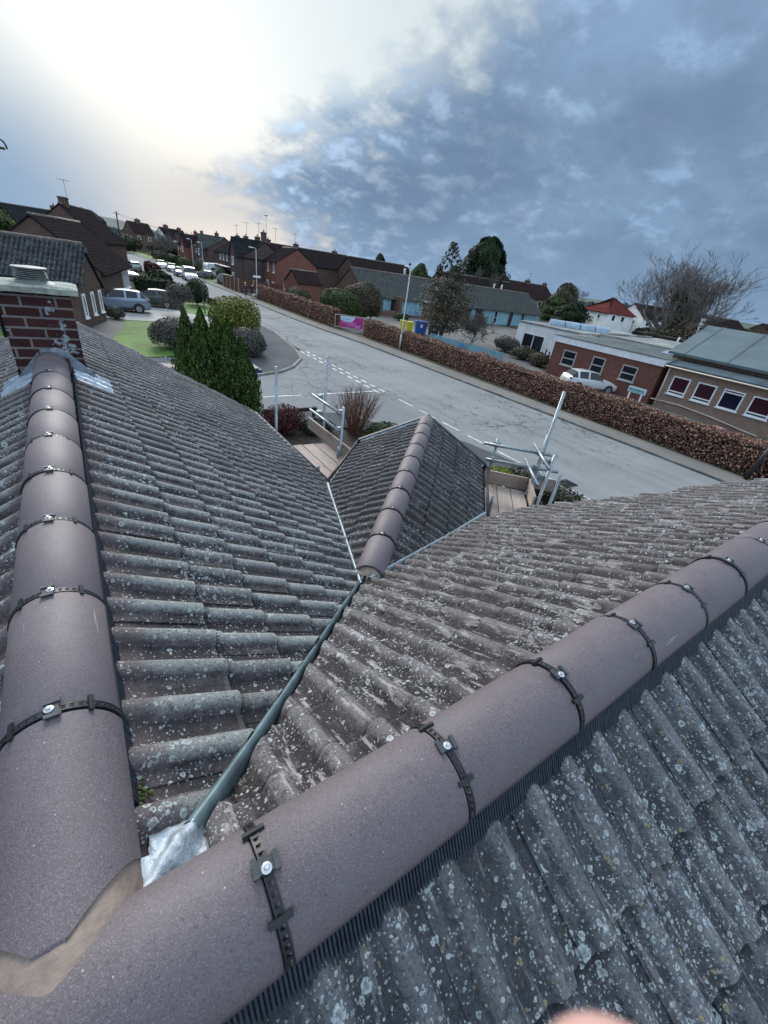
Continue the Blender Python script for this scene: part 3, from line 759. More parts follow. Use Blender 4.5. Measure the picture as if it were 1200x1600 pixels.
for sx in (1, -1):
    xe = cx1 if sx > 0 else cx0
    # apron dressed over the rolls at the front corner
    def fa(a, b, sx=sx):
        d = .125 + .25 * a; x = AX - .01 + sx * d; y = 4.18 + .42 * b + .05 * a * (1 - b)
        roll = .026 * max(0, math.cos((y - 1.03) / .149 * 2 * math.pi)) ** .7 if math.cos((y - 1.03) / .149 * 2 * math.pi) > 0 else 0
        return (x, y + rng.normal(0, .003), ZA - d * T30 + .042 + roll + rng.normal(0, .0025))
    sheet(fa, 12, 24)
    # upstand on the brick
    def fu(a, b, sx=sx, xe=xe):
        x = AX + sx * (.10 + .17 * a)
        top = ZA - (abs(x - AX)) * T30 + .17 - .10 * a
        return (x, cy0 - .006 - .004 * math.sin(a * 7), ZA - abs(x - AX) * T30 + (top - ZA + abs(x - AX) * T30) * b)
    sheet(fu, 6, 3)
    def fs_(a, b, sx=sx, xe=xe):
        y = cy0 + (cy1 - cy0) * a
        return (xe + sx * .006, y, ZA - abs(xe - AX) * T30 + .02 + .09 * b)
    sheet(fs_, 5, 2)
def ff(a, b):
    x = AX - .09 + .20 * a; return (x, cy0 - .008 + .03 * (1 - b) * 0, H - 1.0 + .065 * b + .02 * math.sin(a * 3.1) + .006 * b * math.sin(a * 14))
sheet(ff, 12, 3)
ld.build('lead_flashing', m_lead, chim, True)
# TV aerial whose end shows at the left edge of the photograph
ae = MB(); pxz = H + .40
ae.tube([(-.52, 4.88, H - .9), (-.52, 4.88, pxz + .25)], .016, 8)
ae.tube([(-.52, 4.86, pxz), (-.195, 4.80, pxz)], .008, 6)
lp = [(-.215 + .033 * math.cos(t) * (1 if math.sin(t) > 0 else 1), 4.80, pxz + .0 + .05 * max(0, math.sin(t))) for t in np.linspace(0, math.pi, 9)]
ae.tube(lp, .006, 6)
tag(ae.build('tv_aerial', m_black), 'dark TV aerial on a pole strapped beside the brick chimney at the left edge', 'aerial')
# ================================================================ the ground
def flat(name, poly, z, mat, kind='structure', h=None):
    mb = MB()
    if h: mb.prism(poly, z - h, z)
    else: mb.add([(x, y, z) for x, y in poly], [tuple(range(len(poly)))])
    return tag(mb.build(name, mat), kind=kind)
def ground_mat():
    m, k, b = pbsdf('ground_mix'); P = k.n('ShaderNodeTexCoord').outputs['Object']
    n = k.noise(P, .06, 5, .6); g = k.noise(P, 1.5, 6, .7)
    c = k.mix(k.ss(n, .4, .62), (.050, .060, .032), (.085, .08, .055)); c = k.mix(k.ss(g, .4, .7), c, (.11, .105, .085))
    k.set(b.inputs['Base Color'], c); b.inputs['Roughness'].default_value = .95; b.inputs['Specular IOR Level'].default_value = 0; bump(k, b, g, .5, .05); return m
m_ground = ground_mat()
m_road = asphalt('road_surface', (.178, .186, .186), (.234, .243, .243), crack=.8, stripes=.22)
m_side = asphalt('side_road_surface', (.170, .178, .180), (.226, .235, .236), crack=.7)
m_pave = asphalt('pavement_surface', (.065, .070, .075), (.10, .105, .11), crack=.2)
m_path = asphalt('far_path_surface', (.15, .145, .135), (.21, .20, .185), crack=.3)
m_kerb = simple('kerb_stone', (.17, .17, .16), .85, .35, 4)
m_paint = simple('road_paint', (.52, .53, .52), .7, .35, 5)
m_grass = simple('lawn_green', (.080, .150, .026), .9, .4, 1.6, bmp=.6)
m_verge = simple('verge_grass', (.065, .062, .035), .95, .5, 1.5, bmp=.7)
m_soil = simple('soil', (.040, .030, .025), .95, .5, 5, bmp=.8)
m_conc = simple('drive_concrete', (.30, .30, .28), .85, .25, 1.2)
m_yard = asphalt('yard_surface', (.11, .11, .105), (.17, .165, .155), crack=.3)
flat('ground', [(-1500, -300), (2500, -300), (2500, 3000), (-1500, 3000)], 0, m_ground)
kL = [(12.6, -30), (12.6, 6.0), (13.4, 6.6), (13.0, 10), (12.8, 13.4)]
kerbR = [(20.6, -30), (20.6, 8), (20.4, 16), (20.2, 24), (20.0, 32), (19.4, 38), (19.0, 44), (18.95, 57), (19.4, 68), (19.3, 80), (19.1, 100), (18.9, 130), (18.0, 160), (15.5, 210), (8, 270)]
kerbL = [(12.9, -30), (12.9, 14.5), (12.9, 30), (13.5, 35), (13.5, 40), (13.2, 47), (12.9, 56), (13.4, 70), (13.3, 100), (13.2, 130), (13.0, 150), (11, 185), (2, 262)]
flat('road', kerbR + kerbL[::-1] if False else kerbL[::-1] + kerbR, .010, m_road)
flat('side_road', [(-40, 15.3), (5.5, 16.4), (8.5, 15.5), (9.6, 13.8), (10.9, 12.3), (12.1, 10.8), (12.9, 9.0), (12.9, 29), (12.3, 28.2), (11.6, 25.8), (10.1, 23.6), (8.9, 22.5), (6.9, 21.6), (-40, 20.8)], .014, m_side)
def strip(pts, w, side=1):
    out = []
    for i, p in enumerate(pts):
        a = Vector(pts[max(i - 1, 0)]); b = Vector(pts[min(i + 1, len(pts) - 1)]); t = (b - a).normalized(); n = Vector((t.y, -t.x)) * side
        out.append(tuple(Vector(p) + n * w))
    return out
def raised_strip(name, pts, w0, w1, z, mat, side=1, kind='structure'):
    a = strip(pts, w0, side); b = strip(pts, w1, side); mb = MB(); n = len(pts)
    for i in range(n - 1):
        q = [a[i], a[i + 1], b[i + 1], b[i]]
        if side > 0: q = q[::-1]
        mb.add([(*p, 0) for p in q] + [(*p, z) for p in q], [(4, 5, 6, 7), (0, 1, 5, 4), (2, 3, 7, 6)])
    return tag(mb.build(name, mat), kind=kind)
raised_strip('kerb', kerbR[:9], 0, .14, .11, m_kerb)
raised_strip('pavement', kerbR[:9], .142, 1.55, .10, m_path)
raised_strip('verge', kerbR[:9], 1.552, 2.3, .09, m_verge)
raised_strip('kerb', kerbR[8:], 0, .14, .11, m_kerb)
raised_strip('pavement', kerbR[8:], .142, 1.7, .10, m_path)
# far-side grass bank
raised_strip('grass_verge', [(20.9, 84), (20.6, 100), (20.4, 130), (19.6, 160), (17, 210)], 0, 4.0, .14, m_grass)
raised_strip('kerb', [p for p in kerbL[4:]], 0, .14, .10, m_kerb, -1)
raised_strip('pavement', [p for p in kerbL[6:]], .142, 1.9, .095, m_path, -1)
isl = [(-40, 20.8), (6.9, 21.6), (8.9, 22.5), (10.1, 23.6), (11.6, 25.8), (12.4, 28.4), (12.9, 31.6), (13.5, 35.5), (13.5, 40)]
raised_strip('kerb', isl, 0, .15, .11, m_kerb, -1)
ii = strip(isl, .152, -1)
flat('pavement', [(-40, 23.2), (-40, 21.0)] + ii[1:] + [(11.4, 40), (11.2, 34), (10.4, 30), (8.6, 27.2), (6, 25.6)], .10, m_pave)
# near side pavement and our front garden
flat('pavement', [(-40, 13.8), (4.5, 14.9), (7.6, 14.0), (8.9, 12.7), (10.3, 10.9), (11.0, 8.5), (11.0, -30), (12.75, -30), (12.75, 6), (12.6, 9.0), (12.1, 10.9), (10.9, 12.4), (9.6, 13.9), (8.4, 15.3), (5.5, 16.2), (-40, 15.1)], .09, m_pave)
raised_strip('kerb', [(12.8, -30), (12.65, 9.05), (12.15, 11.0), (10.95, 12.5), (9.65, 14.0), (8.45, 15.4), (5.5, 16.3), (-40, 15.2)], -.03, .1, .10, m_kerb, -1)
flat('flower_bed', [(-6, 12.5), (4.5, 14.7), (7.4, 14.0), (8.8, 12.5), (10.2, 10.7), (10.85, 8.4), (10.85, -12), (4.2, -12), (4.2, 2.7), (2.4, 4.5), (2.4, 7.7)], .05, m_soil)
flat('lawn', [(-8, 24.5), (6.2, 26.2), (8.2, 30), (9.9, 34.5), (10.6, 38.0), (2.6, 37.6), (1.9, 36), (-8, 33)], .06, m_grass)
flat('driveway', [(1.2, 38.6), (2.6, 37.9), (13.2, 38.4), (13.2, 41.0), (9.5, 42.6), (7.2, 45.8), (1.4, 47)], .045, m_conc)
flat('lawn', [(8.4, 43.6), (13.0, 41.4), (12.6, 51.5), (9.4, 52)], .06, m_grass)
flat('garden_path', [(-.6, 27), (1.3, 29.4), (2.9, 36.2), (1.9, 38.4), (.8, 35)], .065, m_yard)
flat('school_yard', [(23.9, -10), (32, -10), (32, 22), (39, 31), (62, 50), (62, 55), (33, 55), (24.8, 46)], .03, m_yard)
flat('forecourt', [(22.2, 37.8), (34, 36), (33, 55), (24.8, 46), (22.3, 40.6)], .05, m_path)
# road markings
pm = MB()
def dash(x0, y0, x1, y1, w, z=.022):
    d = Vector((x1 - x0, y1 - y0)).normalized(); n = Vector((-d.y, d.x)) * w / 2
    pm.add([(x0 - n.x, y0 - n.y, z), (x1 - n.x, y1 - n.y, z), (x1 + n.x, y1 + n.y, z), (x0 + n.x, y0 + n.y, z)], [(0, 1, 2, 3)])
for i in range(11):
    y = 18.2 + i * .95
    dash(12.62, y, 12.62, y + .55, .15); dash(13.05, y + .05, 13.05, y + .60, .15)
pm.build('give_way_line', m_paint, kind='structure')
pm = MB()
for i in range(8): dash(13.05 - .02 * i, 16.9 - i * 1.75, 13.05 - .02 * i, 15.7 - i * 1.75, .11)
pm.build('lane_line', m_paint, kind='structure')
pm = MB(); dash(6.0, 18.15, 8.2, 18.25, .12); dash(9.2, 18.3, 12.5, 18.45, .12); dash(2.0, 17.9, 5.5, 18.1, .12); pm.build('stop_line', m_paint, kind='structure')
# hand holes: drain grate at the near kerb
gr = MB()
for i in range(7): gr.cbox((12.95 + .09 * i, 6.9 - .02 * i, .03), (.035, .42, .02))
gr.cbox((13.22, 6.84, .02), (.72, .5, .012)); tag(gr.build('drain_grate', m_black), 'dark slotted drain grate in the road beside the near verge', 'drain')

# ================================================================ vegetation
def leaves(name, pts, nrm, size, mat, parent=None, tri=False, jit=.35, droop=0, length=1.3):
    """one small quad per point; nrm = rough facing"""
    n = len(pts); pts = np.asarray(pts); nrm = np.asarray(nrm) + rng.normal(0, jit, (n, 3)); nrm /= np.linalg.norm(nrm, axis=1)[:, None] + 1e-9
    ref = rng.normal(0, 1, (n, 3)); ref[:, 2] += droop
    a = ref - nrm * (ref * nrm).sum(1)[:, None]; a /= np.linalg.norm(a, axis=1)[:, None] + 1e-9
    b = np.cross(nrm, a); s = (size * rng.uniform(.55, 1.35, n))[:, None]
    q = np.stack([pts - b * s * .5, pts + a * s * length * .5, pts + b * s * .5 + nrm * s * .12, pts - a * s * length * .5], 1).reshape(-1, 3)
    me = bpy.data.meshes.new(name); me.vertices.add(4 * n); me.vertices.foreach_set('co', q.ravel().astype('f'))
    me.loops.add(4 * n); me.loops.foreach_set('vertex_index', np.arange(4 * n, dtype='i'))
    me.polygons.add(n); me.polygons.foreach_set('loop_start', np.arange(0, 4 * n, 4, dtype='i')); me.polygons.foreach_set('loop_total', np.full(n, 4, 'i'))
    me.update(); me.validate(); me.materials.append(mat); return link(name, me, parent, False)
def lump(seed, f=1.0):
    r_ = np.random.default_rng(seed); K = r_.normal(0, 1, (7, 3)) * f; ph = r_.uniform(0, 6.28, 7)
    return lambda d: sum(np.sin(d @ K[i] + ph[i]) for i in range(7)) / 7
def blob_pts(n, r, seed, depth=.35, amp=.18, f=3.0, bottom=-.6):
    d = rng.normal(0, 1, (n * 2, 3)); d /= np.linalg.norm(d, axis=1)[:, None]; d = d[d[:, 2] > bottom][:n]
    L = lump(seed, f)(d); k = (1 - depth * rng.random(len(d)) ** 1.6) * (1 + amp * L)
    return d * k[:, None] * np.array(r), d
M_DARK = leaf_mat('leaf_dark', (.012, .022, .012), (.035, .055, .025))
M_CYP = leaf_mat('leaf_cypress', (.016, .036, .011), (.062, .108, .026), (.10, .14, .034))
M_YEL = leaf_mat('leaf_yellow', (.055, .075, .015), (.15, .17, .035), (.26, .25, .07))
M_GREY = leaf_mat('leaf_greybush', (.045, .048, .040), (.11, .11, .095), (.14, .12, .10))
M_GRN = leaf_mat('leaf_green', (.022, .040, .016), (.07, .10, .035), (.11, .13, .05))
M_BEECH = leaf_mat('leaf_beech', (.11, .055, .042), (.36, .195, .145), (.52, .36, .26))
M_OLIVE = leaf_mat('leaf_olive', (.034, .036, .022), (.095, .090, .058), (.15, .125, .08))
M_RED = leaf_mat('leaf_red', (.035, .012, .014), (.095, .035, .035))
M_LIME = leaf_mat('leaf_lime', (.12, .15, .02), (.26, .28, .05))
m_bark = simple('bark', (.075, .062, .052), .9, .35, 12, bmp=.6)
m_twig = simple('twig', (.125, .108, .095), .9, .3, 8, bmp=0)
m_twigr = simple('twig_red', (.17, .085, .06), .9, .3, 8, bmp=0)
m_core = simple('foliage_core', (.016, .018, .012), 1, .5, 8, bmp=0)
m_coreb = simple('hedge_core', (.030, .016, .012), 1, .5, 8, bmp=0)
def shrub(name, loc, r, mat, label, n=2500, size=.09, seed=1, group=None, amp=.18, core=True, bottom=-.6, cat='shrub', box=0):
    t = empty(name, (*loc[:2], loc[2] if len(loc) > 2 else 0), 0, label, cat, group)
    p, d = blob_pts(n, r, seed, amp=amp, bottom=bottom)
    if box: # squarish clipped
        q = np.abs(d) ** 1; m = q.max(1)[:, None]; p = p * (1 + box * (1 / m - 1) * .75)
    p[:, 2] += r[2] * .92; p[:, 2] = np.maximum(p[:, 2], .03)
    leaves('foliage', p, d, size, mat, t)
    mb = MB()
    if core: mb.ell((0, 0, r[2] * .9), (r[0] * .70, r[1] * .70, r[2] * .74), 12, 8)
    for k in range(4): mb.tube([(0, 0, 0), (rng.normal(0, .2) * r[0], rng.normal(0, .2) * r[1], r[2] * .9)], [.04, .02], 5)
    mb.build('stem', m_core, t); return t
def hedge(name, x0, x1, y0, y1, h, mat, core, label, dens=170, size=.085, round_=.18, group=None, cat='hedge', slope=0, wob=.10):
    t = empty(name, ((x0 + x1) / 2, (y0 + y1) / 2, 0), 0, label, cat, group); cx, cy = (x0 + x1) / 2, (y0 + y1) / 2
    w = (x1 - x0) / 2; L = (y1 - y0) / 2; P = []; N = []
    def addf(n, f, nn):
        u = rng.uniform(-1, 1, n); v = rng.uniform(-1, 1, n); q = f(u, v); P.append(q); N.append(np.tile(nn, (n, 1)))
    addf(int(4 * w * L * dens), lambda u, v: np.stack([u * w, v * L, h + .05 * np.sin(v * L * 2.3) + .04 * np.sin(v * L * 5.1 + u)], 1), (0, 0, 1))
    for s in (-1, 1): addf(int(2 * L * h * dens), lambda u, v: np.stack([np.full_like(u, s * w), u * L, (v + 1) / 2 * h], 1), (s, 0, .2))
    for s in (-1, 1): addf(int(2 * w * h * dens), lambda u, v: np.stack([u * w, np.full_like(u, s * L), (v + 1) / 2 * h], 1), (0, s, .2))
    P = np.concatenate(P); N = np.concatenate(N).astype(float)
    lm = lump(int(abs(x0 * 7 + y0)), 1.4); lv = lm(P)
    P[:, 0] -= np.sign(P[:, 0]) * round_ * np.maximum(0, (P[:, 2] / h - .72) / .28) ** 2 * (np.abs(P[:, 0]) / w)
    P[:, 2] *= 1 + (wob * .5) * lv - round_ * .25 * (np.abs(P[:, 0]) / w) ** 3
    P += N * (wob * lv[:, None] - np.abs(rng.normal(0, .07, len(P)))[:, None]); P[:, 0] *= 1 - .08 * (P[:, 2] < .3)
    P[:, 2] = np.maximum(P[:, 2], .04)
    leaves('foliage', P, N, size, mat, t, jit=.7)
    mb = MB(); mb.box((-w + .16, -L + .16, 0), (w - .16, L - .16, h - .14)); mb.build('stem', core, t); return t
def branch_mesh(mb, p, d, L, r, depth, spread=.5, up=.15, kids_=3, minr=.008, segs=3, drop=.72, out=None, taper=.6):
    pts = [Vector(p)]; d = Vector(d).normalized(); rad = [r]
    for i in range(segs):
        d = (d + Vector(rng.normal(0, .13, 3)) + Vector((0, 0, up * .3))).normalized()
        pts.append(pts[-1] + d * L / segs); rad.append(r * (1 - (1 - taper) * (i + 1) / segs))
    mb.tube(pts, rad, 3 if r < .05 else (5 if r < .15 else 8), cap=False)
    if out is not None and depth <= 1: out.append(pts[-1])
    if depth <= 0: return
    for k in range(kids_ + (1 if rng.random() < .4 else 0)):
        i = rng.integers(1, segs + 1) if k else segs
        ax = d.orthogonal().normalized(); ax.rotate(Matrix.Rotation(rng.uniform(0, 6.28), 3, d))
        nd = (d + ax * spread * rng.uniform(.5, 1.4) + Vector((0, 0, up))).normalized()
        branch_mesh(mb, pts[i], nd, L * drop * rng.uniform(.75, 1.15), max(minr, rad[i] * .62), depth - 1, spread, up, kids_, minr, segs, drop, out, taper)
def bare_tree(loc, h, label, depth=6, kids_=3, spread=.5, trunk=.25, group=None, mat=None, minr=.015, ivy=0, cat='tree', name='bare_tree', tl=.25, limbs=None, up=.12, drop=.72, width=None, seed=0, elev=(.55, 1.3)):
    global rng
    keep_rng = rng
    if seed: rng = np.random.default_rng(seed)
    t = empty(name, (*loc, 0), 0, label, cat, group)
    mb = MB(); mb.tube([(0, 0, -.1), (rng.normal(0, .1), rng.normal(0, .1), h * tl)], [trunk, trunk * .8], 8, cap=False); mb.build('trunk', m_bark, t)
    c = MB(); out = []
    nl = limbs or 5
    for k in range(nl):
        a = 6.28 * k / nl + rng.uniform(-.4, .4); e = rng.uniform(*elev)
        branch_mesh(c, (0, 0, h * tl * rng.uniform(.8, 1)), (math.cos(a) * math.cos(e), math.sin(a) * math.cos(e), math.sin(e)), h * .30, trunk * .55, depth - 1, spread, up, kids_, minr, 3, drop, out)
    rng = keep_rng
    zs = max(v[2] for v in c.v); k2 = h / zs; xr = max(1e-6, np.percentile(np.hypot([v[0] for v in c.v], [v[1] for v in c.v]), 99)); kx = (width / 2) / xr if width else k2
    c.v = [(v[0] * kx, v[1] * kx, v[2] * k2) for v in c.v]
    c.build('crown', mat or m_twig, t)
    if ivy:
        P = []
        for k in range(ivy): 
            z = rng.uniform(.0, .62) * h; rr = .055 * h * (1.4 - z / h) * rng.uniform(.3, 1.6) + z * .10 * rng.random(); a = rng.uniform(0, 6.28)
            P.append((rr * math.cos(a) * 1.3, rr * math.sin(a) * 1.3, z))
        P = np.array(P); leaves('ivy', P, P * [1, 1, .3] + .01, .24, M_OLIVE, t)
    return t
def conifer(loc, h, r, label, mat=None, n=6000, size=.3, name='conifer_tree', shape='cone', group=None, lean=0, gaps=.25, base=.12, seed=3):
    t = empty(name, (*loc, 0), 0, label, 'tree', group)
    z = rng.random(n) ** .8; a = rng.uniform(0, 6.28, n)
    if shape == 'cone': env = (1 - z) ** .75 * (1 + .0 * z) + .03
    elif shape == 'column': env = np.minimum(1, (1 - z) ** .55 * 1.25) * np.minimum(1, .55 + z * 2.2)
    else: env = np.sqrt(np.maximum(0, 1 - (2 * z - .85) ** 2 / 1.35)) * (1 - .25 * z)
    d = np.stack([np.cos(a), np.sin(a), z * 2.2], 1); L = lump(seed, 3.4)(d * [1.3, 1.3, 2.0]); L2 = lump(seed + 9, 9)(d)
    rad = r * env * (1 + gaps * 1.3 * L + gaps * .8 * L2) * (1 - .45 * rng.random(n) ** 2)
    P = np.stack([np.cos(a) * rad, np.sin(a) * rad, (base + (1 - base) * z) * h * (1 + .04 * L)], 1); P[:, 0] += lean * z * h
    N = np.stack([np.cos(a), np.sin(a), np.full(n, .5)], 1)
    leaves('foliage', P, N, size, mat or M_DARK, t, droop=1.2, length=1.9)
    mb = MB(); mb.tube([(0, 0, -.1), (lean * h * .5, 0, h * .5), (lean * h * .9, 0, h * .93)], [r * .09 + .05, r * .06 + .03, .03], 7); mb.build('trunk', m_bark, t)
    c = MB(); c.ell((0, 0, h * .45), (r * .42, r * .42, h * .34), 10, 8)
    for v in range(len(c.v)): pass
    c.build('inner_growth', m_core, t); return t

# beech hedges along the far pavement
hedge('beech_hedge', 22.35, 23.75, -6, 36.2, 1.46, M_BEECH, m_coreb, 'long russet beech hedge between the road and the school car park', 430, .062)
hedge('beech_hedge', 21.25, 22.5, 40.9, 63.5, 1.75, M_BEECH, m_coreb, 'shorter russet beech hedge beyond the pink banner', 200, .09)
# cypress clump and garden shrubs on our side of the road
def cypress_clump():
    t = empty('cypress', (3.75, 15.4, 0), 0, 'dark green clump of pointed cypress spires rising behind the left roof edge', 'tree')
    tops = [(-.90, .15, 3.75, .50), (-.38, .1, 3.80, .56), (.10, -.05, 3.6, .6), (.55, -.1, 3.5, .6), (.95, -.15, 3.0, .55), (-1.25, -.35, 2.5, .45), (.2, -.7, 3.0, .6), (-.55, -.6, 3.1, .6), (1.25, .2, 2.5, .45), (-.1, .6, 3.3, .6), (.75, .6, 2.9, .5), (-.12, -.3, 3.35, .6), (-.65, -.3, 3.3, .55), (.8, -.6, 2.7, .55), (.35, -.35, 3.25, .6)]
    tops = [(x * .90 - .05, y, h, r * .95) for x, y, h, r in tops]; P = []; N = []
    for i, (x, y, h, r) in enumerate(tops):
        n = 4600; z = rng.random(n) ** .9; a = rng.uniform(0, 6.28, n)
        env = np.minimum(1, (1 - z) ** .75 * 2.0) * (.85 + .3 * (1 - z)); d = np.stack([np.cos(a), np.sin(a), z * 4], 1)
        L = lump(i + 20, 4.5)(d); rad = r * env * (1 + .38 * L) * (1 - .5 * rng.random(n) ** 2)
        P.append(np.stack([x + np.cos(a) * rad, y + np.sin(a) * rad, z * h], 1)); N.append(np.stack([np.cos(a), np.sin(a), np.full(n, .2)], 1))
    leaves('foliage', np.concatenate(P), np.concatenate(N), .052, M_CYP, t, droop=2.5, length=2.2, jit=.5)
    c = MB()
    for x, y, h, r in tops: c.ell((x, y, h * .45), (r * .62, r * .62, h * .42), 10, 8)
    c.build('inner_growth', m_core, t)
    c = MB()
    for x, y, h, r in tops[:5]: c.tube([(x * .8, y, 0), (x, y, h * .8)], [.06, .02], 6)
    c.build('trunk', m_bark, t)
cypress_clump()
shrub('topiary_shrub', (9.4, 32.6), (1.75, 1.6, 1.42), M_YEL, 'tall clipped yellow-green shrub with a flat rounded top behind the cypresses', 9000, .10, 5, box=.5, amp=.06, bottom=-.9)
shrub('dome_shrub', (8.1, 26.3), (1.25, 1.2, .88), M_GREY, 'grey-green domed bush on the pavement corner right of the cypresses', 6000, .075, 6, amp=.08)
shrub('dome_shrub', (8.7, 26.9), (.8, .8, .74), M_GRN, 'small leafy green bush joined to the right side of the grey-green domed bush', 2500, .08, 61, amp=.10)
shrub('dome_shrub', (4.7, 28.3), (1.45, 1.35, .88), M_GREY, 'grey-brown domed bush on the lawn left of the cypresses', 7000, .075, 7, amp=.07)
shrub('round_shrub', (2.45, 38.3), (.65, .65, .45), M_GREY, 'low round grey-green bush at the corner of the brick bungalow', 1800, .07, 8, amp=.05)
shrub('camellia_shrub', (10.7, 50.2), (1.15, 1.1, 1.3), M_DARK, 'dark upright evergreen bush beside the roadside garden wall', 3500, .12, 9)
shrub('privet_shrub', (8.4, 48.6), (.75, .7, .8), M_GREY, 'small pale grey bush beside the dark green car', 1500, .10, 91)
# twisted bare garden tree in front of the parked cars
bare_tree((7.6, 41.6), 2.6, 'small gnarled leafless tree on the lawn edge in front of the parked cars', 6, 3, .75, .09, mat=m_twig, minr=.012, name='garden_tree', up=.05)
t_ = bpy.data.objects['garden_tree']; pp, dd = blob_pts(2600, (1.1, 1.0, .8), 12, depth=.6, amp=.3); pp[:, 2] += 1.7; leaves('foliage', pp, dd, .09, M_GREY, t_)
bare_tree((10.1, 44.4), 5.2, 'thin young leafless tree standing in the grass behind the topiary', 4, 2, .35, .05, minr=.012, name='sapling', tl=.5, limbs=4)
hedge('box_hedge', 6.2, 10.2, 56.6, 60.2, 1.55, M_DARK, m_core, 'dark clipped evergreen hedge block behind the two driveway cars', 60, .16, group=None)
hedge('box_hedge', 9.4, 11.2, 64.8, 73, 1.6, M_DARK, m_core, 'dark clipped evergreen hedge beyond the hedge block, beside the road', 40, .2)
hedge('box_hedge', 11.4, 12.6, 82, 92, 1.7, M_RED, m_coreb, 'dark reddish hedge at the roadside beyond the pale green car', 40, .2)
# our own front garden
shrub('berberis_shrub', (5.5, 13.7), (.75, .7, .55), M_RED, 'dark red-brown bush in the soil bed beside the scaffold pole', 3500, .05, 10)
t_ = empty('dogwood_shrub', (8.1, 13.0, 0), 0, 'leafless orange-brown twiggy shrub behind the scaffold rails', 'shrub')
tw = MB()
for k in range(150):
    a = rng.uniform(0, 6.28); s = rng.random() ** .6; rr = .25 * s; tip = Vector((math.cos(a) * s * 1.15, math.sin(a) * s * 1.15, 1.95 * (1 - .28 * s * s) * rng.uniform(.75, 1.05)))
    b = Vector((math.cos(a) * rr, math.sin(a) * rr, 0)); mid = (b + tip) / 2 + Vector((0, 0, .12)) + Vector(rng.normal(0, .05, 3))
    tw.tube([b, mid, tip], [.011, .008, .004], 3, cap=False)
    for q in range(3):
        o2 = b + (tip - b) * rng.uniform(.4, .85); tw.tube([o2, o2 + Vector(rng.normal(0, .12, 3)) + Vector((0, 0, .28))], [.006, .003], 3, cap=False)
tw.build('stem', m_twigr, t_)
shrub('low_shrub', (6.7, 13.4), (.75, .5, .30), M_DARK, 'low dark green ground bush between the red-brown bush and the twiggy shrub', 2200, .05, 11)
shrub('low_shrub', (9.0, 12.4), (.85, .5, .32), M_GRN, 'low grey-green ground bush right of the twiggy shrub', 2200, .05, 13)
shrub('low_shrub', (6.1, 9.6), (.5, .45, .35), M_YEL, 'straw-coloured clump of foliage showing behind the left toe board', 1500, .05, 14)
shrub('low_shrub', (5.4, 11.6), (.5, .4, .22), M_GRN, 'tiny green bush at the far end of the left scaffold boards', 900, .045, 15)
shrub('privet_hedge_shrub', (9.6, 7.2), (1.05, .55, .52), M_LIME, 'bright lime-green bush behind the right scaffold toe board', 4200, .05, 16, amp=.08)
hedge('garden_hedge', 10.0, 10.9, -4, 7.1, .95, M_OLIVE, m_core, 'scruffy dark brown-green hedge along the near pavement right of the scaffold', 240, .06, wob=.2)
# low timber rail
rl = MB(); rl.cbox((6.35, 15.0, .42), (2.2, .06, .15)); 
for x in (5.35, 6.35, 7.35): rl.cbox((x, 15.06, .25), (.1, .09, .5))
tag(rl.build('timber_rail', simple('dark_timber', (.035, .026, .024), .8, .3, 9)), 'low dark timber rail fence at the edge of the front garden', 'fence')

# ================================================================ scaffolding
def plank_mat():
    m, k, b = pbsdf('scaffold_board'); tc = k.n('ShaderNodeTexCoord'); P = tc.outputs['Object']
    rn = k.n('ShaderNodeObjectInfo').outputs['Random']; v = k.vm('MULTIPLY', P, (1.2, 16.0, 16.0)); g = k.noise(k.vm('ADD', v, k.comb(k.m('MULTIPLY', rn, 40.0), 0.0, 0.0)), 1.0, 6, .65, .8)
    n = k.noise(P, 2.4, 4)
    c = k.mix(k.ss(g, .3, .7), (.28, .21, .175), (.42, .34, .29)); c = k.mix(k.m('MULTIPLY', rn, .4), c, (.46, .41, .36)); c = k.mix(k.m('MULTIPLY', k.ss(n, .5, .7), .5), c, (.15, .10, .08))
    k.set(b.inputs['Base Color'], c); b.inputs['Roughness'].default_value = .85; bump(k, b, g, .4, .004); return m
m_plank = plank_mat(); zb = H - 2.9
def board(name, a, b, w, th, par, z=None, up=False):   # plank from a to b (xy), width w (or height if up)
    a = Vector(a); b = Vector(b); d = (b - a); L = d.length; z = zb if z is None else z
    mb = MB(); mb.box((0, -(th if up else w) / 2, 0), (L, (th if up else w) / 2, w if up else th))
    o = mb.build(name, m_plank, par, bevel=.004)
    o.location = (a.x, a.y, z); o.rotation_euler = (rng.normal(0, .004), 0, math.atan2(d.y, d.x))
    return o
def pole(mb, a, b, r=.0242): mb.tube([a, b], r, 10)
def coupler(mb, p): mb.cbox(p, (.085, .075, .085)); mb.tube([(p[0] + .05, p[1], p[2] - .03), (p[0] + .05, p[1], p[2] + .05)], .010, 6)
def scaffold(label, boards, toes, standards, rails, joints, org):
    t = empty('scaffold', (*org, 0), 0, label, 'scaffolding')
    t0 = Vector((*org, 0))
    for a, b in boards: board('scaffold_board', Vector(a) - t0.xy, Vector(b) - t0.xy, .222, .038, t, zb - .038)
    for a, b in toes: board('toe_board', Vector(a) - t0.xy, Vector(b) - t0.xy, .225, .036, t, zb + .004, True)
    for x, y, z0, z1 in standards:
        mb = MB(); pole(mb, (x - org[0], y - org[1], z0), (x - org[0], y - org[1], z1)); mb.cbox((x - org[0], y - org[1], max(z0, .0) + .004), (.15, .15, .008)); mb.build('standard', m_galv, t)
    for a, b in rails:
        mb = MB(); pole(mb, Vector(a) - t0, Vector(b) - t0); mb.build('guard_rail', m_galv, t)
    for p in joints:
        mb = MB(); coupler(mb, Vector(p) - t0); mb.build('coupler', m_galv, t)
    return t
zz = lambda z: H + z
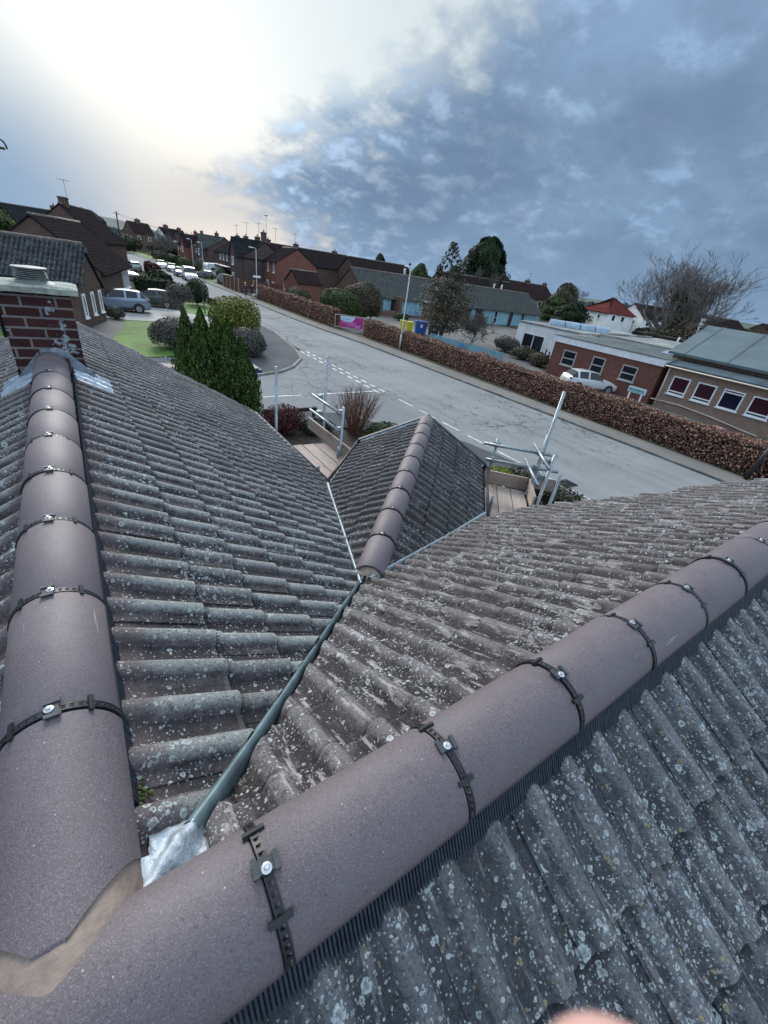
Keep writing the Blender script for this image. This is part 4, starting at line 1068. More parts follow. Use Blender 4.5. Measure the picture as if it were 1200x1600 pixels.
bd = [((2.62 + .235 * i, 4.1), (2.62 + .235 * i, 6.55 - .02 * i)) for i in range(4)]
scaffold('galvanised scaffold with a plank platform in the left valley between the main roof and porch', bd, [((3.46, 5.0), (3.46, 7.3))],
         [(2.57, 6.72, 0, zz(-1.57)), (3.53, 6.78, 0, zz(-1.41)), (3.40, 5.86, 0, zz(-2.02)), (3.33, 5.80, zz(-2.95), zz(-2.70)), (2.71, 5.30, zz(-2.95), zz(-2.74))],
         [((3.34, 5.85, zz(-2.12)), (3.34, 6.95, zz(-2.12))), ((3.34, 5.85, zz(-2.42)), (3.34, 7.0, zz(-2.42))), ((2.2, 6.0, zz(-3.0)), (3.9, 6.0, zz(-3.0))), ((2.2, 4.9, zz(-3.0)), (3.5, 4.9, zz(-3.0)))],
         [(3.37, 5.90, zz(-2.12)), (3.37, 5.90, zz(-2.42)), (3.42, 6.78, zz(-2.42)), (3.42, 6.78, zz(-2.12))], (3.0, 5.8))
def uvp(u, v, z=None):
    p = pu * u + pv * v; return (p.x, p.y) if z is None else (p.x, p.y, z)
bd = [(uvp(5.2, .92 + .235 * i), uvp(6.66, .92 + .235 * i)) for i in range(3)]
scaffold('galvanised scaffold with crossing rails and a plank platform right of the porch', bd, [(uvp(6.70, .78), uvp(6.70, 1.52)), (uvp(6.0, 1.55), uvp(6.68, 1.55)), (uvp(6.86, 1.60), uvp(6.86, 2.0))],
         [(*uvp(6.52, .83), zz(-2.95), zz(-2.05)), (*uvp(6.49, 1.56), 0, zz(-1.16)), (*uvp(6.56, 1.56), zz(-2.9), zz(-1.85)), (*uvp(6.02, 1.62), 0, zz(-1.97)), (*uvp(6.20, 1.85), 0, zz(-2.32)), (*uvp(5.55, .87), zz(-2.95), zz(-2.58))],
         [(uvp(6.40, .62, zz(-2.12)), uvp(6.44, 1.77, zz(-2.12))), (uvp(6.42, .72, zz(-2.38)), uvp(6.46, 1.87, zz(-2.38))),
          (uvp(6.78, 1.45, zz(-2.10)), uvp(5.70, 1.52, zz(-2.08))), (uvp(6.72, 1.38, zz(-2.36)), uvp(5.72, 1.45, zz(-2.36))), (uvp(5.6, 1.2, zz(-3.0)), uvp(6.9, 1.2, zz(-3.0)))],
         [uvp(6.46, .83, zz(-2.12)), uvp(6.46, .83, zz(-2.38)), uvp(6.44, 1.52, zz(-2.12)), uvp(6.46, 1.52, zz(-2.38)), uvp(6.05, 1.55, zz(-2.10)), uvp(6.05, 1.55, zz(-2.36)), uvp(6.49, 1.56, zz(-2.84))], (4.9, 3.8))
# third lift beyond the cypresses
t_ = empty('scaffold', (4.0, 17.3, 0), 0, 'low scaffold boards with blue-white sheeting behind the cypress clump', 'scaffolding')
for i in range(3): board('scaffold_board', (-1.75, -.3 + .24 * i), (1.72, -.42 + .24 * i), .222, .038, t_, 1.58)
mb = MB(); pole(mb, (-1.7, .45, 1.74), (1.2, .4, 1.74)); mb.build('guard_rail', m_galv, t_)
for x in (-1.5, 1.3):
    mb = MB(); pole(mb, (x, .42, 0), (x, .42, 1.8)); mb.build('standard', m_galv, t_)
mb = MB(); vs = []
for i in range(13):
    for j in range(4): vs.append((1.35 + .10 * math.sin(i * .5) - .012 * i + j * .07, -.42 - .02 * i + .03 * math.sin(i * 1.7 + j), 1.52 - i * .12))
mb.smooth = True; mb.add(vs, [(i * 4 + j, i * 4 + j + 1, i * 4 + j + 5, i * 4 + j + 4) for i in range(12) for j in range(3)])
mb.build('sheeting', simple('blue_sheet', (.34, .54, .66), .4, .35, 5), t_)
mb = MB(); mb.cbox((1.55, -.45, 1.50), (.5, .25, .12)); mb.build('tool_bag', simple('navy', (.02, .05, .12), .6), t_)

# ================================================================ houses
GB = [brick('brick_a', (.080, .048, .042), (.110, .068, .058), (.23, .20, .17)), brick('brick_red', (.16, .056, .044), (.21, .082, .062), (.25, .19, .16)),
      brick('brick_tan', (.23, .155, .115), (.30, .21, .16), (.30, .26, .22)), brick('brick_purple', (.070, .046, .044), (.10, .066, .062), (.2, .18, .16))]
RT = [rooftile('roof_brown', (.026, .021, .022), (.040, .032, .033), mossf=.1, lich=.04, moss=(.03, .035, .02)), rooftile('roof_dark', (.022, .024, .027), (.034, .036, .039), mossf=.1, lich=.05),
      rooftile('roof_grey', (.060, .066, .066), (.09, .097, .095), mossf=.3, lich=.55), rooftile('roof_plum', (.034, .022, .023), (.05, .032, .032), mossf=.1, lich=.06), rooftile('roof_redtile', (.13, .034, .032), (.17, .05, .045), mossf=.15, lich=.1)]
m_render = simple('render_white', (.80, .82, .81), .8, .12, 1.2)
m_renderg = simple('render_grey', (.22, .23, .22), .85, .2, 1.2)
m_pot = simple('chimney_pot', (.22, .11, .075), .8)
def window(par, c, ax, w, h, n=1, mat=None, fr=.06, gm=None, bars=1, hb=0, sill=True, name='window'):
    """c = centre on wall (local), ax = 'x+','x-','y+','y-' outward normal"""
    s = {'x+': ((0, 1, 0), (1, 0, 0)), 'x-': ((0, -1, 0), (-1, 0, 0)), 'y+': ((-1, 0, 0), (0, 1, 0)), 'y-': ((1, 0, 0), (0, -1, 0))}[ax]
    t, nn = Vector(s[0]), Vector(s[1]); M = Matrix(((t.x, nn.x, 0, c[0]), (t.y, nn.y, 0, c[1]), (0, 0, 1, c[2]), (0, 0, 0, 1)))
    mb = MB(); d = .05
    mb.box((-w / 2, -.03, -h / 2), (-w / 2 + fr, d, h / 2)); mb.box((w / 2 - fr, -.03, -h / 2), (w / 2, d, h / 2))
    mb.box((-w / 2 + fr, -.03, -h / 2), (w / 2 - fr, d, -h / 2 + fr)); mb.box((-w / 2 + fr, -.03, h / 2 - fr), (w / 2 - fr, d, h / 2))
    for i in range(1, bars): x = -w / 2 + w * i / bars; mb.box((x - fr / 2, -.028, -h / 2 + fr), (x + fr / 2, d - .003, h / 2 - fr))
    if hb: z = -h / 2 + h * hb; mb.box((-w / 2 + fr, -.026, z - fr / 2), (w / 2 - fr, d - .006, z + fr / 2))
    if sill: mb.box((-w / 2 - .05, -.02, -h / 2 - .06), (w / 2 + .05, d + .06, -h / 2 - .002))
    o = mb.build(name, mat or m_white, par); o.matrix_basis = M
    p = MB(); p.box((-w / 2 + fr * .5, -.02, -h / 2 + fr * .5), (w / 2 - fr * .5, .018, h / 2 - fr * .5)); p.build('pane', gm or m_glass, o)
    return o
def hipbox(name, q, wall, roof, label, cat='house', group=None, oh=.35, chim=(), verge=None, hip=(0, 0), ridgecap=True):
    """q = x,y,az,L,W,eave,ridge. local +Y along the ridge, +X to its right"""
    x, y, az, L, Wd, he, hr = q
    t = empty(name, (x, y, 0), -R(az), label, cat, group)
    w, l = Wd / 2, L / 2; mb = MB()
    vs = [(-w, -l, 0), (w, -l, 0), (w, l, 0), (-w, l, 0), (-w, -l, he), (w, -l, he), (w, l, he), (-w, l, he)]; fs = [(0, 1, 5, 4), (1, 2, 6, 5), (2, 3, 7, 6), (3, 0, 4, 7)]
    if not hip[0]: vs.append((0, -l, hr - .05)); fs.append((4, 5, len(vs) - 1))
    if not hip[1]: vs.append((0, l, hr - .05)); fs.append((6, 7, len(vs) - 1))
    mb.add(vs, fs); mb.build('wall', wall, t)
    k = (hr - he) / w; o2 = .12; th = .12; rb = MB(); e = he - oh * k; a0 = -l - (oh if hip[0] else o2); a1 = l + (oh if hip[1] else o2)
    r0 = -l + (w if hip[0] else -o2); r1 = l - (w if hip[1] else -o2)
    for dz, flip in ((th, 0), (0, 1)):
        v = [(-w - oh, a0, e + dz), (-w - oh, a1, e + dz), (0, r1, hr + dz), (0, r0, hr + dz), (w + oh, a0, e + dz), (w + oh, a1, e + dz)]
        f = [(0, 3, 2, 1), (4, 5, 2, 3)]
        if hip[0]: f.append((0, 4, 3))
        if hip[1]: f.append((1, 2, 5))
        rb.add(v, [q_[::-1] for q_ in f] if flip else f)
    def edge(i, j): rb.f.append((i, j, j + 6, i + 6)); rb.mi.append(0); rb.sm.append(False)
    for i, j in ((0, 1), (5, 4)): edge(i, j)
    if hip[0]: edge(4, 0)
    else: edge(3, 0); edge(4, 3)
    if hip[1]: edge(1, 5)
    else: edge(1, 2); edge(2, 5)
    ro = rb.build('roof', roof, t)
    if ridgecap: rc = MB(); rc.tube([(0, r0 + .02, hr + th), (0, r1 - .02, hr + th)], .11, 6); rc.build('ridge_cap', MATS.get('cap2') or simple('cap2', (.16, .14, .12), .85, .3, 3), ro)
    for (cy, cw, chh, np_) in chim:
        c = MB(); c.box((-cw / 2, cy - cw * .7, hr - .7), (cw / 2, cy + cw * .7, hr + chh)); c.box((-cw / 2 - .06, cy - cw * .7 - .06, hr + chh - .2), (cw / 2 + .06, cy + cw * .7 + .06, hr + chh - .06))
        co = c.build('chimney', wall if wall in GB else GB[0], t)
        pt_ = MB()
        for i in range(np_): pt_.lathe([(.13, 0), (.11, .3), (.13, .34), (.10, .36)], 8, (0, cy + (i - (np_ - 1) / 2) * .34, hr + chh))
        pt_.build('chimney_pot', m_pot, co)
    return t
def aerial(loc, h, rot, label, group=None, name='tv_aerial'):
    t = MB(); t.tube([(0, 0, 0), (0, 0, h)], .028, 4); c, s = math.cos(rot), math.sin(rot)
    t.tube([(-.7 * c, -.7 * s, h - .1), (.7 * c, .7 * s, h - .1)], .022, 4)
    for i in range(7):
        q = -.65 + i * .21; t.tube([(q * c - .3 * s, q * s + .3 * c, h - .1), (q * c + .3 * s, q * s - .3 * c, h - .1)], .014, 4)
    o = t.build(name, m_black); o.location = loc; return tag(o, label, 'aerial', group)
# ---- left of the road
def bungalowA():
    L = 12; e = (1.04, 34.88); az = 109; s_, c_ = math.sin(R(az)), math.cos(R(az))
    t = hipbox('bungalow', (e[0] - s_ * L / 2, e[1] - c_ * L / 2, az, L, 4.7, 2.3, 4.5), GB[0], RT[1], 'nearest brick bungalow behind the chimney with a dark pantiled roof', 'bungalow', oh=.25)
    for x in (1.35, -.25, -1.75): window(t, (x, L / 2, 1.35), 'y+', .55, 1.35, fr=.14, gm=m_gblue)
    Wd = 4.7 / 2; k = (4.5 - 2.3) / Wd; th = math.atan(k); S = 1.62
    for sg in (1, -1):
        M = Matrix.Translation((0, 0, 4.5 + .13)) @ frame((0, 0, 0), (sg * math.cos(th), 0, -math.sin(th)), (0, sg, 0)) @ Matrix.Scale(S, 4)
        # bold pantiles as real geometry on both slopes
        if sg > 0: tilefield('roof_tiles', m_pan, M, .20, .235, 8, -6.1 / S, 6.1 / S, .02, [], None, .8, t, 1.35, False)
    # white framed roof window at the far left of this slope
    w = MB(); 
    for a, b in (((-.5, -.7), (-.42, .7)), ((.42, -.7), (.5, .7)), ((-.42, -.7), (.42, -.6)), ((-.42, .6), (.42, .7))): w.box((a[0], a[1], 0), (b[0], b[1], .09))
    o = w.build('roof_window', m_white, t)
    M = Matrix.Translation((0, 0, 4.63)) @ frame((0, 0, 0), (math.cos(th), 0, -math.sin(th)), (0, 1, 0)) @ Matrix.Translation((1.45, 1.45, .06)) @ Matrix.Rotation(R(90), 4, 'Z')
    o.matrix_basis = M; g = MB(); g.box((-.44, -.62, -.02), (.44, .62, .05)); g.build('pane', m_glass, o)
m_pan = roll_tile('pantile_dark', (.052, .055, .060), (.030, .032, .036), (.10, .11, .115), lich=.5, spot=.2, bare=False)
bungalowA()
tB = hipbox('bungalow', (.35, 50.5, 12.5, 15.6, 7.2, 2.75, 5.7), GB[0], RT[0], 'second brick bungalow with a broad brown gable roof and a white bay window', 'bungalow', oh=.4)
for i, y in enumerate((3.0, 4.1, 5.2, 6.3)): window(tB, (3.6, y + .6, 1.55), 'x+', .95, 1.9, fr=.16, gm=m_gblue)
tC = hipbox('house', (2.75, 83.1, 21.2, 10, 8.6, 4.05, 7.55), GB[0], RT[0], 'tall brown gabled house on the left skyline with a chimney and aerial', 'house', chim=((-3.4, .8, .9, 0),))
a_ = aerial((2.0, 80.2, 8.2), 2.2, .4, 'TV aerial on the chimney of the tall brown house on the left', 'skyline aerials')
hipbox('bungalow', (-7.5, 62, 12, 14, 7, 2.3, 4.9), GB[0], RT[1], 'low bungalow roof with a pale ridge at the far left behind the pantiled roof', 'bungalow')
hipbox('house', (-4.5, 110, 100, 18, 8, 4.6, 7.0), GB[3], RT[1], 'distant long dark roof on the left skyline beside the trees', 'house', chim=((-6, .7, .9, 2), (5, .7, .9, 1)))
# ---- far end of the road
for q, wl_, rf, lb, ch_ in (((26.5, 214, 70, 8, 8, 6, 9.2), GB[0], RT[3], 'far brick house with three chimney pots on the left of the distant pair', ((0, 1.2, 1.1, 3),)),
        ((35, 196, 70, 9, 8, 5.6, 8.6), m_render, RT[0], 'far pale-walled house with a brown roof and pots right of the three-pot house', ((-2, 1.0, 1.0, 2), (3, .9, .8, 1))),
        ((54, 232, 60, 8, 7, 6, 8.6), GB[3], RT[1], 'small distant dark roof above the bare trees at the end of the road', ((0, .8, 1.8, 1),))):
    t = hipbox('house', q, wl_, rf, lb, 'house', chim=ch_)
    for y in (-2.2, 1.8): window(t, (4.0 if q[4] > 7 else 3.5, y, 4.3), 'x+', 1.1, 1.3, fr=.12)
# ---- right side of the road: terraces
def semis(q, wall, roof, label, wings, ch_, wins, group=None):
    t = hipbox('terrace', q, wall, roof, label, 'terraced houses', chim=ch_, oh=.3)
    w, he, hr = q[4] / 2, q[5], q[6]
    for wy in wings:        # cross gables towards the road (local -X)
        mb = MB(); a = 2.1; d = 1.2
        mb.add([(-w - d, wy - a, 0), (-w - d, wy + a, 0), (-w - d, wy - a, he), (-w - d, wy + a, he), (-w - d, wy, hr + .1), (0, wy - a, 0), (0, wy + a, 0), (0, wy - a, he), (0, wy + a, he), (0, wy, hr + .1)],
               [(0, 2, 4, 3, 1), (0, 5, 7, 2), (1, 3, 8, 6)]); g = mb.build('gable_wing', wall, t)
        rb = MB(); k = (hr + .1 - he) / a; o2 = .3
        for s in (-1, 1):
            rb.add([(-w - d - .15, wy, hr + .22), (.1, wy, hr + .22), (.1, wy + s * (a + o2), he - o2 * k + .12), (-w - d - .15, wy + s * (a + o2), he - o2 * k + .12),
                    (-w - d - .15, wy, hr + .10), (.1, wy, hr + .10), (.1, wy + s * (a + o2), he - o2 * k), (-w - d - .15, wy + s * (a + o2), he - o2 * k)],
                   [(0, 1, 2, 3), (7, 6, 5, 4), (0, 3, 7, 4), (3, 2, 6, 7)])
        rb.build('wing_roof', roof, g)
        for z in (1.4, he - .9): window(g, (-w - d, wy, z), 'x-', 1.3, 1.25, fr=.12, bars=2)
    for y in wins:
        for z in (he - .8,): window(t, (-w, y, z), 'x-', 1.0, 1.05, fr=.11, bars=2)
        window(t, (-w, y, 1.4), 'x-', 1.2, 1.2, fr=.11, bars=2)
    return t
t = semis((29.7, 92.5, 3, 23, 7.6, 4.7, 7.1), GB[3], RT[1], 'long dark-roofed brick terrace with a projecting gable facing the road', (-9.2,), ((-10.6, .7, 1.5, 1), (-6.8, .7, .8, 1), (1.0, .7, .8, 1), (7.4, .7, .8, 1)), (-5.3, -2.6, .4, 3.2, 6))
d_ = MB(); d_.box((-4.1, -6.5, 2.4), (-5.6, 5.5, 2.6)); d_.box((-4.0, -2, 0), (-3.85, -1.1, 2.1)); d_.build('porch_canopy', m_black, t)
semis((30.5, 117, 2, 15, 7.6, 4.9, 7.2), GB[3], RT[2], 'further brick terrace with a grey roof and gable left of the dark-roofed terrace', (-4.6,), ((0, .7, .9, 2),), (-1, 2, 5))
semis((30.5, 136, 0, 16, 7.6, 4.7, 6.9), GB[1], RT[3], 'small far brick terrace with a plum roof and a steep gable', (-5.5,), ((2, .7, 1.2, 2),), (0, 3, 6))
hipbox('house', (38, 158, 85, 12, 8, 4.8, 7.4), GB[3], RT[3], 'plum-roofed house farthest down the right side of the road', 'house', hip=(1, 1))
tR = hipbox('house', (31.3, 75.7, 9.3, 10.3, 6.5, 4.6, 6.75), GB[1], RT[0], 'bright red brick house with a brown roof beyond the beech hedge', 'house', oh=.25)
for y in (-3.2, 1.4): window(tR, (-3.25, y, 3.75), 'x-', 1.1, 1.35, fr=.14)
for y in (-2.6, 2.2): window(tR, (-3.25, y, 1.2), 'x-', 1.7, 1.1, fr=.14, bars=2)
window(tR, (1.35, -5.15, 3.4), 'y-', .75, .85, fr=.2)
tG = hipbox('garage', (27.9, 62.3, 83.2, 3.9, 3.4, 2.75, 4.05), GB[1], RT[3], 'small red brick garage with a plum tiled roof beside the red house', 'garage', oh=.2)
g_ = MB(); g_.box((1.7, -1.6, .05), (1.74, 1.6, 2.1)); g_.build('garage_door', GB[1], tG)
for q, w_, r_, lb, ch_ in (((43.5, 97, 93, 20, 8, 4.7, 7.4), GB[0], RT[0], 'brown-tiled roofs with small chimneys behind the garage', ((-8, .7, .7, 1), (-2, .7, .7, 1), (7, .7, .6, 1))),
        ((56.9, 88.1, 91.2, 15, 9.4, 4.5, 7.2), GB[0], RT[0], 'brick gabled house with dark brown roof rising behind the school roof\'s left end', ()),
        ((73.9, 75.6, 109, 17.5, 7.2, 4.6, 7.0), GB[0], RT[0], 'long mossy brown roof right behind the middle of the school roof', ((-8.2, .8, 1.2, 1),)),
        ((101, 83.5, 99.6, 14.5, 9.6, 4.6, 7.8), m_renderg, RT[3], 'rendered house with a plum roof and chimneys beyond the right end of the school roof', ((-7.0, 1.0, .7, 1), (.5, .9, .7, 2), (6.6, .7, .7, 1))),
        ((101.4, 58.2, 108, 7.2, 8.4, 4.3, 7.1), m_render, RT[4], 'white rendered house with a bright red hipped roof in the distance', ()),
        ((110, 53.5, 108, 10, 8.0, 4.2, 6.7), m_render, RT[0], 'white rendered house with a brown roof joined behind the red-roofed one', ()),
        ((128, 46, 108, 14, 9, 3.6, 6.4), GB[0], RT[0], 'dark brown distant house in front of the bare trees on the right', ()),
        ((146, 38, 100, 18, 9, 3.8, 6.6), GB[0], RT[3], 'low far house below the great bare tree', ())):
    hp = (1, 1) if 'hipped' in lb else (0, 0)
    t = hipbox('house', q, w_, r_, lb, 'house', chim=ch_, hip=hp)
    if w_ in (m_render, m_renderg):
        for y in np.arange(-q[3] / 2 + 1.6, q[3] / 2 - 1, 2.6): window(t, (q[4] / 2, y, q[5] - 1.0), 'x+', 1.0, 1.2, fr=.12, mat=m_white)
        for x in (-2, 1.5): window(t, (x, -q[3] / 2, q[5] - 1.1), 'y-', .8, .9, fr=.1)
# ---- the long school bungalow with blue panels
m_blue = simple('blue_panel', (.16, .34, .42), .5, .22, 2, bmp=.05); m_bluel = simple('blue_frame', (.46, .58, .62), .5, .1, 3, bmp=0)
m_bwall = brick('brick_school', (.12, .062, .048), (.165, .09, .07), (.2, .18, .16))
tS = hipbox('school_building', (53.67, 59.67, 90.93, 39.1, 9.1, 2.5, 5.35), m_bwall, RT[2], 'long low school building with blue wall panels and a lichened grey roof', 'school building', oh=.45)
hipf = MB()
def panel(x0, x1, z0, z1, lights, name='wall_panel', mat=None, d=0.0):   # world X along the front; local y = X - 53.67
    a, b = x0 - 53.67, x1 - 53.67; mb = MB(); w = 4.55
    mb.box((w, a, z0), (w + .05 + d, b, z1)); o = mb.build(name, mat or m_blue, tS)
    if lights:
        f = MB(); n_ = max(2, int((b - a) / .85))
        for i in range(n_ + 1): y = a + (b - a) * i / n_; f.box((w + .04 + d, y - .035, z0), (w + .09 + d, y + .035, z1))
        f.box((w + .042 + d, a, z1 - .06), (w + .088 + d, b, z1 + .02)); f.build('panel_frame', m_bluel, o)
    return o
panel(34.4, 38.6, .55, 2.4, 1); window(tS, (4.62, 36.3 - 53.67, 1.5), 'x+', .75, 1.75, mat=m_bluel, hb=.5)
panel(38.7, 39.2, .1, 2.55, 0, 'door_panel', m_black)
panel(40.2, 44.5, .35, 2.4, 1, d=.01)
pi_ = MB(); pi_.box((4.5, -14.4, 0), (6.1, -14.0, 2.7)); pi_.box((4.5, -19.5, 0), (5.9, -14.4, .75)); pi_.build('brick_planter', m_bwall, tS)
fa_ = MB(); fa_.box((4.95, -9.0, 2.38), (5.04, -2.0, 2.55)); fa_.build('white_fascia', m_white, tS)
for x in (52.2, 54.2, 56.6): window(tS, (4.55, x - 53.67, 1.3), 'x+', 1.3, 2.0, mat=m_black, bars=2)
panel(55.0, 56.0, .4, 2.3, 0); panel(57.9, 64.2, .1, 2.3, 1); window(tS, (4.62, 60.9 - 53.67, 1.2), 'x+', .8, 2.0, mat=m_bluel, hb=.5)
panel(64.4, 65.3, .1, 2.3, 0, 'door_panel', m_black); panel(65.4, 67.6, .1, 2.2, 1); panel(67.7, 68.4, .1, 2.2, 0, 'door_panel', m_black); panel(68.5, 72.8, .3, 2.15, 1)
vp_ = MB()
for y in (2.6, 4.6): vp_.tube([(-.6, y + 8, 5.0), (-.6, y + 8, 6.3)], .14, 8)
vp_.tube([(-.4, -9.8, 5.0), (-.4, -9.8, 6.4)], .15, 8); vp_.build('vent_pipe', simple('pipe_white', (.5, .54, .54), .5), tS)
# ---- brick, tan and white school blocks nearer the road
def wnd(par, Xw, y0, y1, z0, z1, **kw): return window(par, (Xw, (y0 + y1) / 2, (z0 + z1) / 2), 'x-', y1 - y0, z1 - z0, **kw)
tK = empty('school_block', (32, 17.6, 0), 0, 'red brick flat-roofed school block with a deep white fascia', 'school building')
mb = MB(); mb.box((0, -4.35, 0), (9.5, 4.3, 2.55)); mb.build('wall', brick('brick_block', (.155, .055, .045), (.20, .080, .062), (.19, .15, .13)), tK)
mb = MB(); mb.box((-.10, -4.45, 2.55), (9.6, 4.42, 3.0)); mb.build('fascia', m_white, tK)
m_flat = simple('flat_roof_felt', (.085, .10, .095), .55, .35, .8, bmp=.1)
mb = MB(); mb.box((-.14, -4.5, 3.002), (9.7, 4.46, 3.05)); mb.build('roof', m_flat, tK)
for y0, y1, z0, z1 in ((2.05, 3.23, 1.0, 2.12), (-.4, .64, 1.05, 2.18), (-2.9, -1.77, 1.1, 2.13)): wnd(tK, 0, y0, y1, z0, z1, fr=.08, hb=.48, mat=simple('upvc_grey', (.42, .43, .42), .5, .1, 3, bmp=0))
tT = empty('school_block', (32, 4.4, 0), 0, 'tan brick school wing with four maroon-blinded windows under a green pitched roof', 'school building')
mb = MB(); mb.box((0, -16, 0), (2.4, 8.45, 2.70)); mb.box((2.2, -16, 2.75), (14, 9.45, 3.45)); mb.build('wall', GB[2], tT)
mb = MB(); mb.add([(-.28, -16, 2.72), (2.5, -16, 3.0), (2.5, 9.0, 3.0), (-.28, 8.6, 2.72), (-.28, -16, 2.84), (2.5, -16, 3.1), (2.5, 9.0, 3.1), (-.28, 8.6, 2.84)], [(4, 5, 6, 7), (0, 4, 7, 3), (3, 7, 6, 2), (3, 2, 1, 0)])
mb.build('lower_roof', simple('wet_felt', (.07, .095, .105), .3, .45, 1.1, bmp=.1), tT)
mb = MB(); mb.tube([(-.30, -16, 2.70), (-.30, 8.6, 2.70)], .045, 6); mb.tube([(-.07, 8.35, 2.66), (-.07, 8.3, .2)], .045, 6); mb.tube([(-.05, 8.7, .48), (-.05, 6.8, .55), (-.05, 4.8, .40), (-.05, 2.9, .17), (-.05, 2.2, .12)], .04, 6)
mb.build('cream_pipe', simple('cream_plastic', (.58, .54, .47), .5, .1, 4), tT)
m_gr = simple('green_sheet', (.095, .132, .138), .5, .16, .9, bmp=.05)
mb = MB()
mb.add([(1.7, -16, 3.45), (6.0, -16, 5.30), (6.0, 9.6, 5.30), (1.7, 9.6, 3.45), (10.3, -16, 3.45), (10.3, 9.6, 3.45)], [(0, 1, 2, 3), (1, 4, 5, 2)])
for i in range(9):
    y = 8.6 - i * 2.6; mb.add([(1.68, y, 3.475), (5.98, y, 5.335), (5.98, y + .05, 5.335), (1.68, y + .05, 3.475), (1.68, y, 3.44), (5.98, y, 5.30), (5.98, y + .05, 5.30), (1.68, y + .05, 3.44)], [(0, 1, 2, 3), (0, 4, 5, 1), (3, 2, 6, 7)])
mb.box((1.62, -16, 3.30), (1.74, 9.6, 3.46)); mb.build('green_roof', m_gr, tT)
mb = MB(); mb.add([(1.9, 9.55, 3.45), (6.0, 9.55, 5.26), (10.1, 9.55, 3.45)], [(0, 2, 1)]); mb.build('gable_end', GB[2], tT)
for i, (y0, y1) in enumerate(((6.84, 7.92), (5.3, 6.4), (3.78, 4.9), (2.23, 3.37), (.7, 1.8), (-.9, .2))):
    wnd(tT, 0, y0, y1, 1.07, 2.2, fr=.075, hb=.84 if i == 2 else .18, gm=m_gblue if i == 2 else m_gbrown)
tW = empty('white_block', (38, 27.6, 0), 0, 'white rendered block with dark sliding doors and a barrel skylight on its flat roof', 'school building')
mb = MB(); mb.box((0, -3.8, 0), (17, 3.3, 3.0)); mb.build('wall', m_render, tW)
mb = MB(); mb.box((-.12, -3.95, 3.002), (17.1, 3.4, 3.10)); mb.build('roof', simple('grey_roof', (.20, .215, .21), .7, .4, .7), tW)
window(tW, (0, 1.0, 1.28), 'x-', 2.7, 1.7, bars=2, fr=.09, name='sliding_door', sill=False)
sk = MB(); n_ = 8
vs = []
for i in range(n_ + 1):
    a = math.pi * i / n_; vs += [(2.5 + .55 * math.cos(a), 2.2, 3.1 + .45 * math.sin(a)), (2.5 + .55 * math.cos(a), 2.2, 3.1 + .45 * math.sin(a))]
for k in range(4):
    c0 = Vector((2.9 + 1.05 * k, .9 - 1.05 * k, 0)); d = Vector((1, -1, 0)).normalized(); s = Vector((1, 1, 0)).normalized(); vs = []
    for e in (-.7, .7):
        for i in range(n_ + 1): a = math.pi * i / n_; q = c0 + d * e + s * .75 * math.cos(a); vs.append((q.x, q.y, 3.12 + .55 * math.sin(a)))
    sk.smooth = True; sk.add(vs, [(i, i + 1, n_ + 2 + i, n_ + 1 + i) for i in range(n_)]); sk.smooth = False
    sk.add([vs[i] for i in range(n_ + 1)], [tuple(range(n_ + 1))])
sk.build('skylight', simple('skylight_plastic', (.26, .36, .44), .35, .25, 3), tW)
mb = MB(); mb.box((41, 13.6, 0), (54, 23.6, 3.2)); mb.box((41.5, 23.0, 3.2), (50, 23.2, 3.36))
tag(mb.build('school_extension', simple('pale_roof', (.26, .27, .255), .75, .4, .6)), 'low pale flat-roofed extension behind the red brick block', 'school building')
for i, (x, y, h, l) in enumerate(((39.2, 16.0, 1.0, 'short white vent pipe on the flat roof'), (38.5, 14.2, 1.35, 'taller leaning grey vent pipe beside the green roof'), (38.2, 14.8, .8, 'shortest grey vent pipe between the other two on the flat roof'))):
    mb = MB(); mb.tube([(0, 0, 0), (.0, 0, h), (.06, 0, h + .08)], .07, 8); mb.lathe([(.13, 0), (.12, .06), (.07, .1)], 10); o = mb.build('vent_pipe', m_white if i == 0 else m_galv); o.location = (x, y, 3.05); tag(o, l, 'vent pipe')
mb = MB(); mb.add([(-.8, -.8, .05), (.8, -.8, .3), (.8, .8, .3), (-.8, .8, .05), (-.8, -.8, 0), (.8, -.8, .0), (.8, .8, 0), (-.8, .8, 0)], [(0, 1, 2, 3), (0, 4, 5, 1), (1, 5, 6, 2), (3, 2, 6, 7), (0, 3, 7, 4)])
o = mb.build('roof_hatch', simple('lilac_sheet', (.30, .33, .42), .4)); o.location = (36.6, 14.6, 3.06); tag(o, 'pale lilac sloping hatch on the flat roof beside the green roof', 'roof hatch')
mb = MB(); mb.tube([(0, 0, 0), (0, 0, 2.3)], .03, 6); mb.cbox((.1, 0, 2.0), (.7, .05, .18)); mb.cbox((.1, 0, 2.3), (.8, .05, .16)); mb.tube([(-.3, 0, 1.8), (.5, 0, 1.8)], .02, 5)
o = mb.build('panel_aerial', m_galv); o.location = (37.4, 14.3, 3.3); tag(o, 'grey panel aerial on a mast at the left end of the green roof', 'aerial')
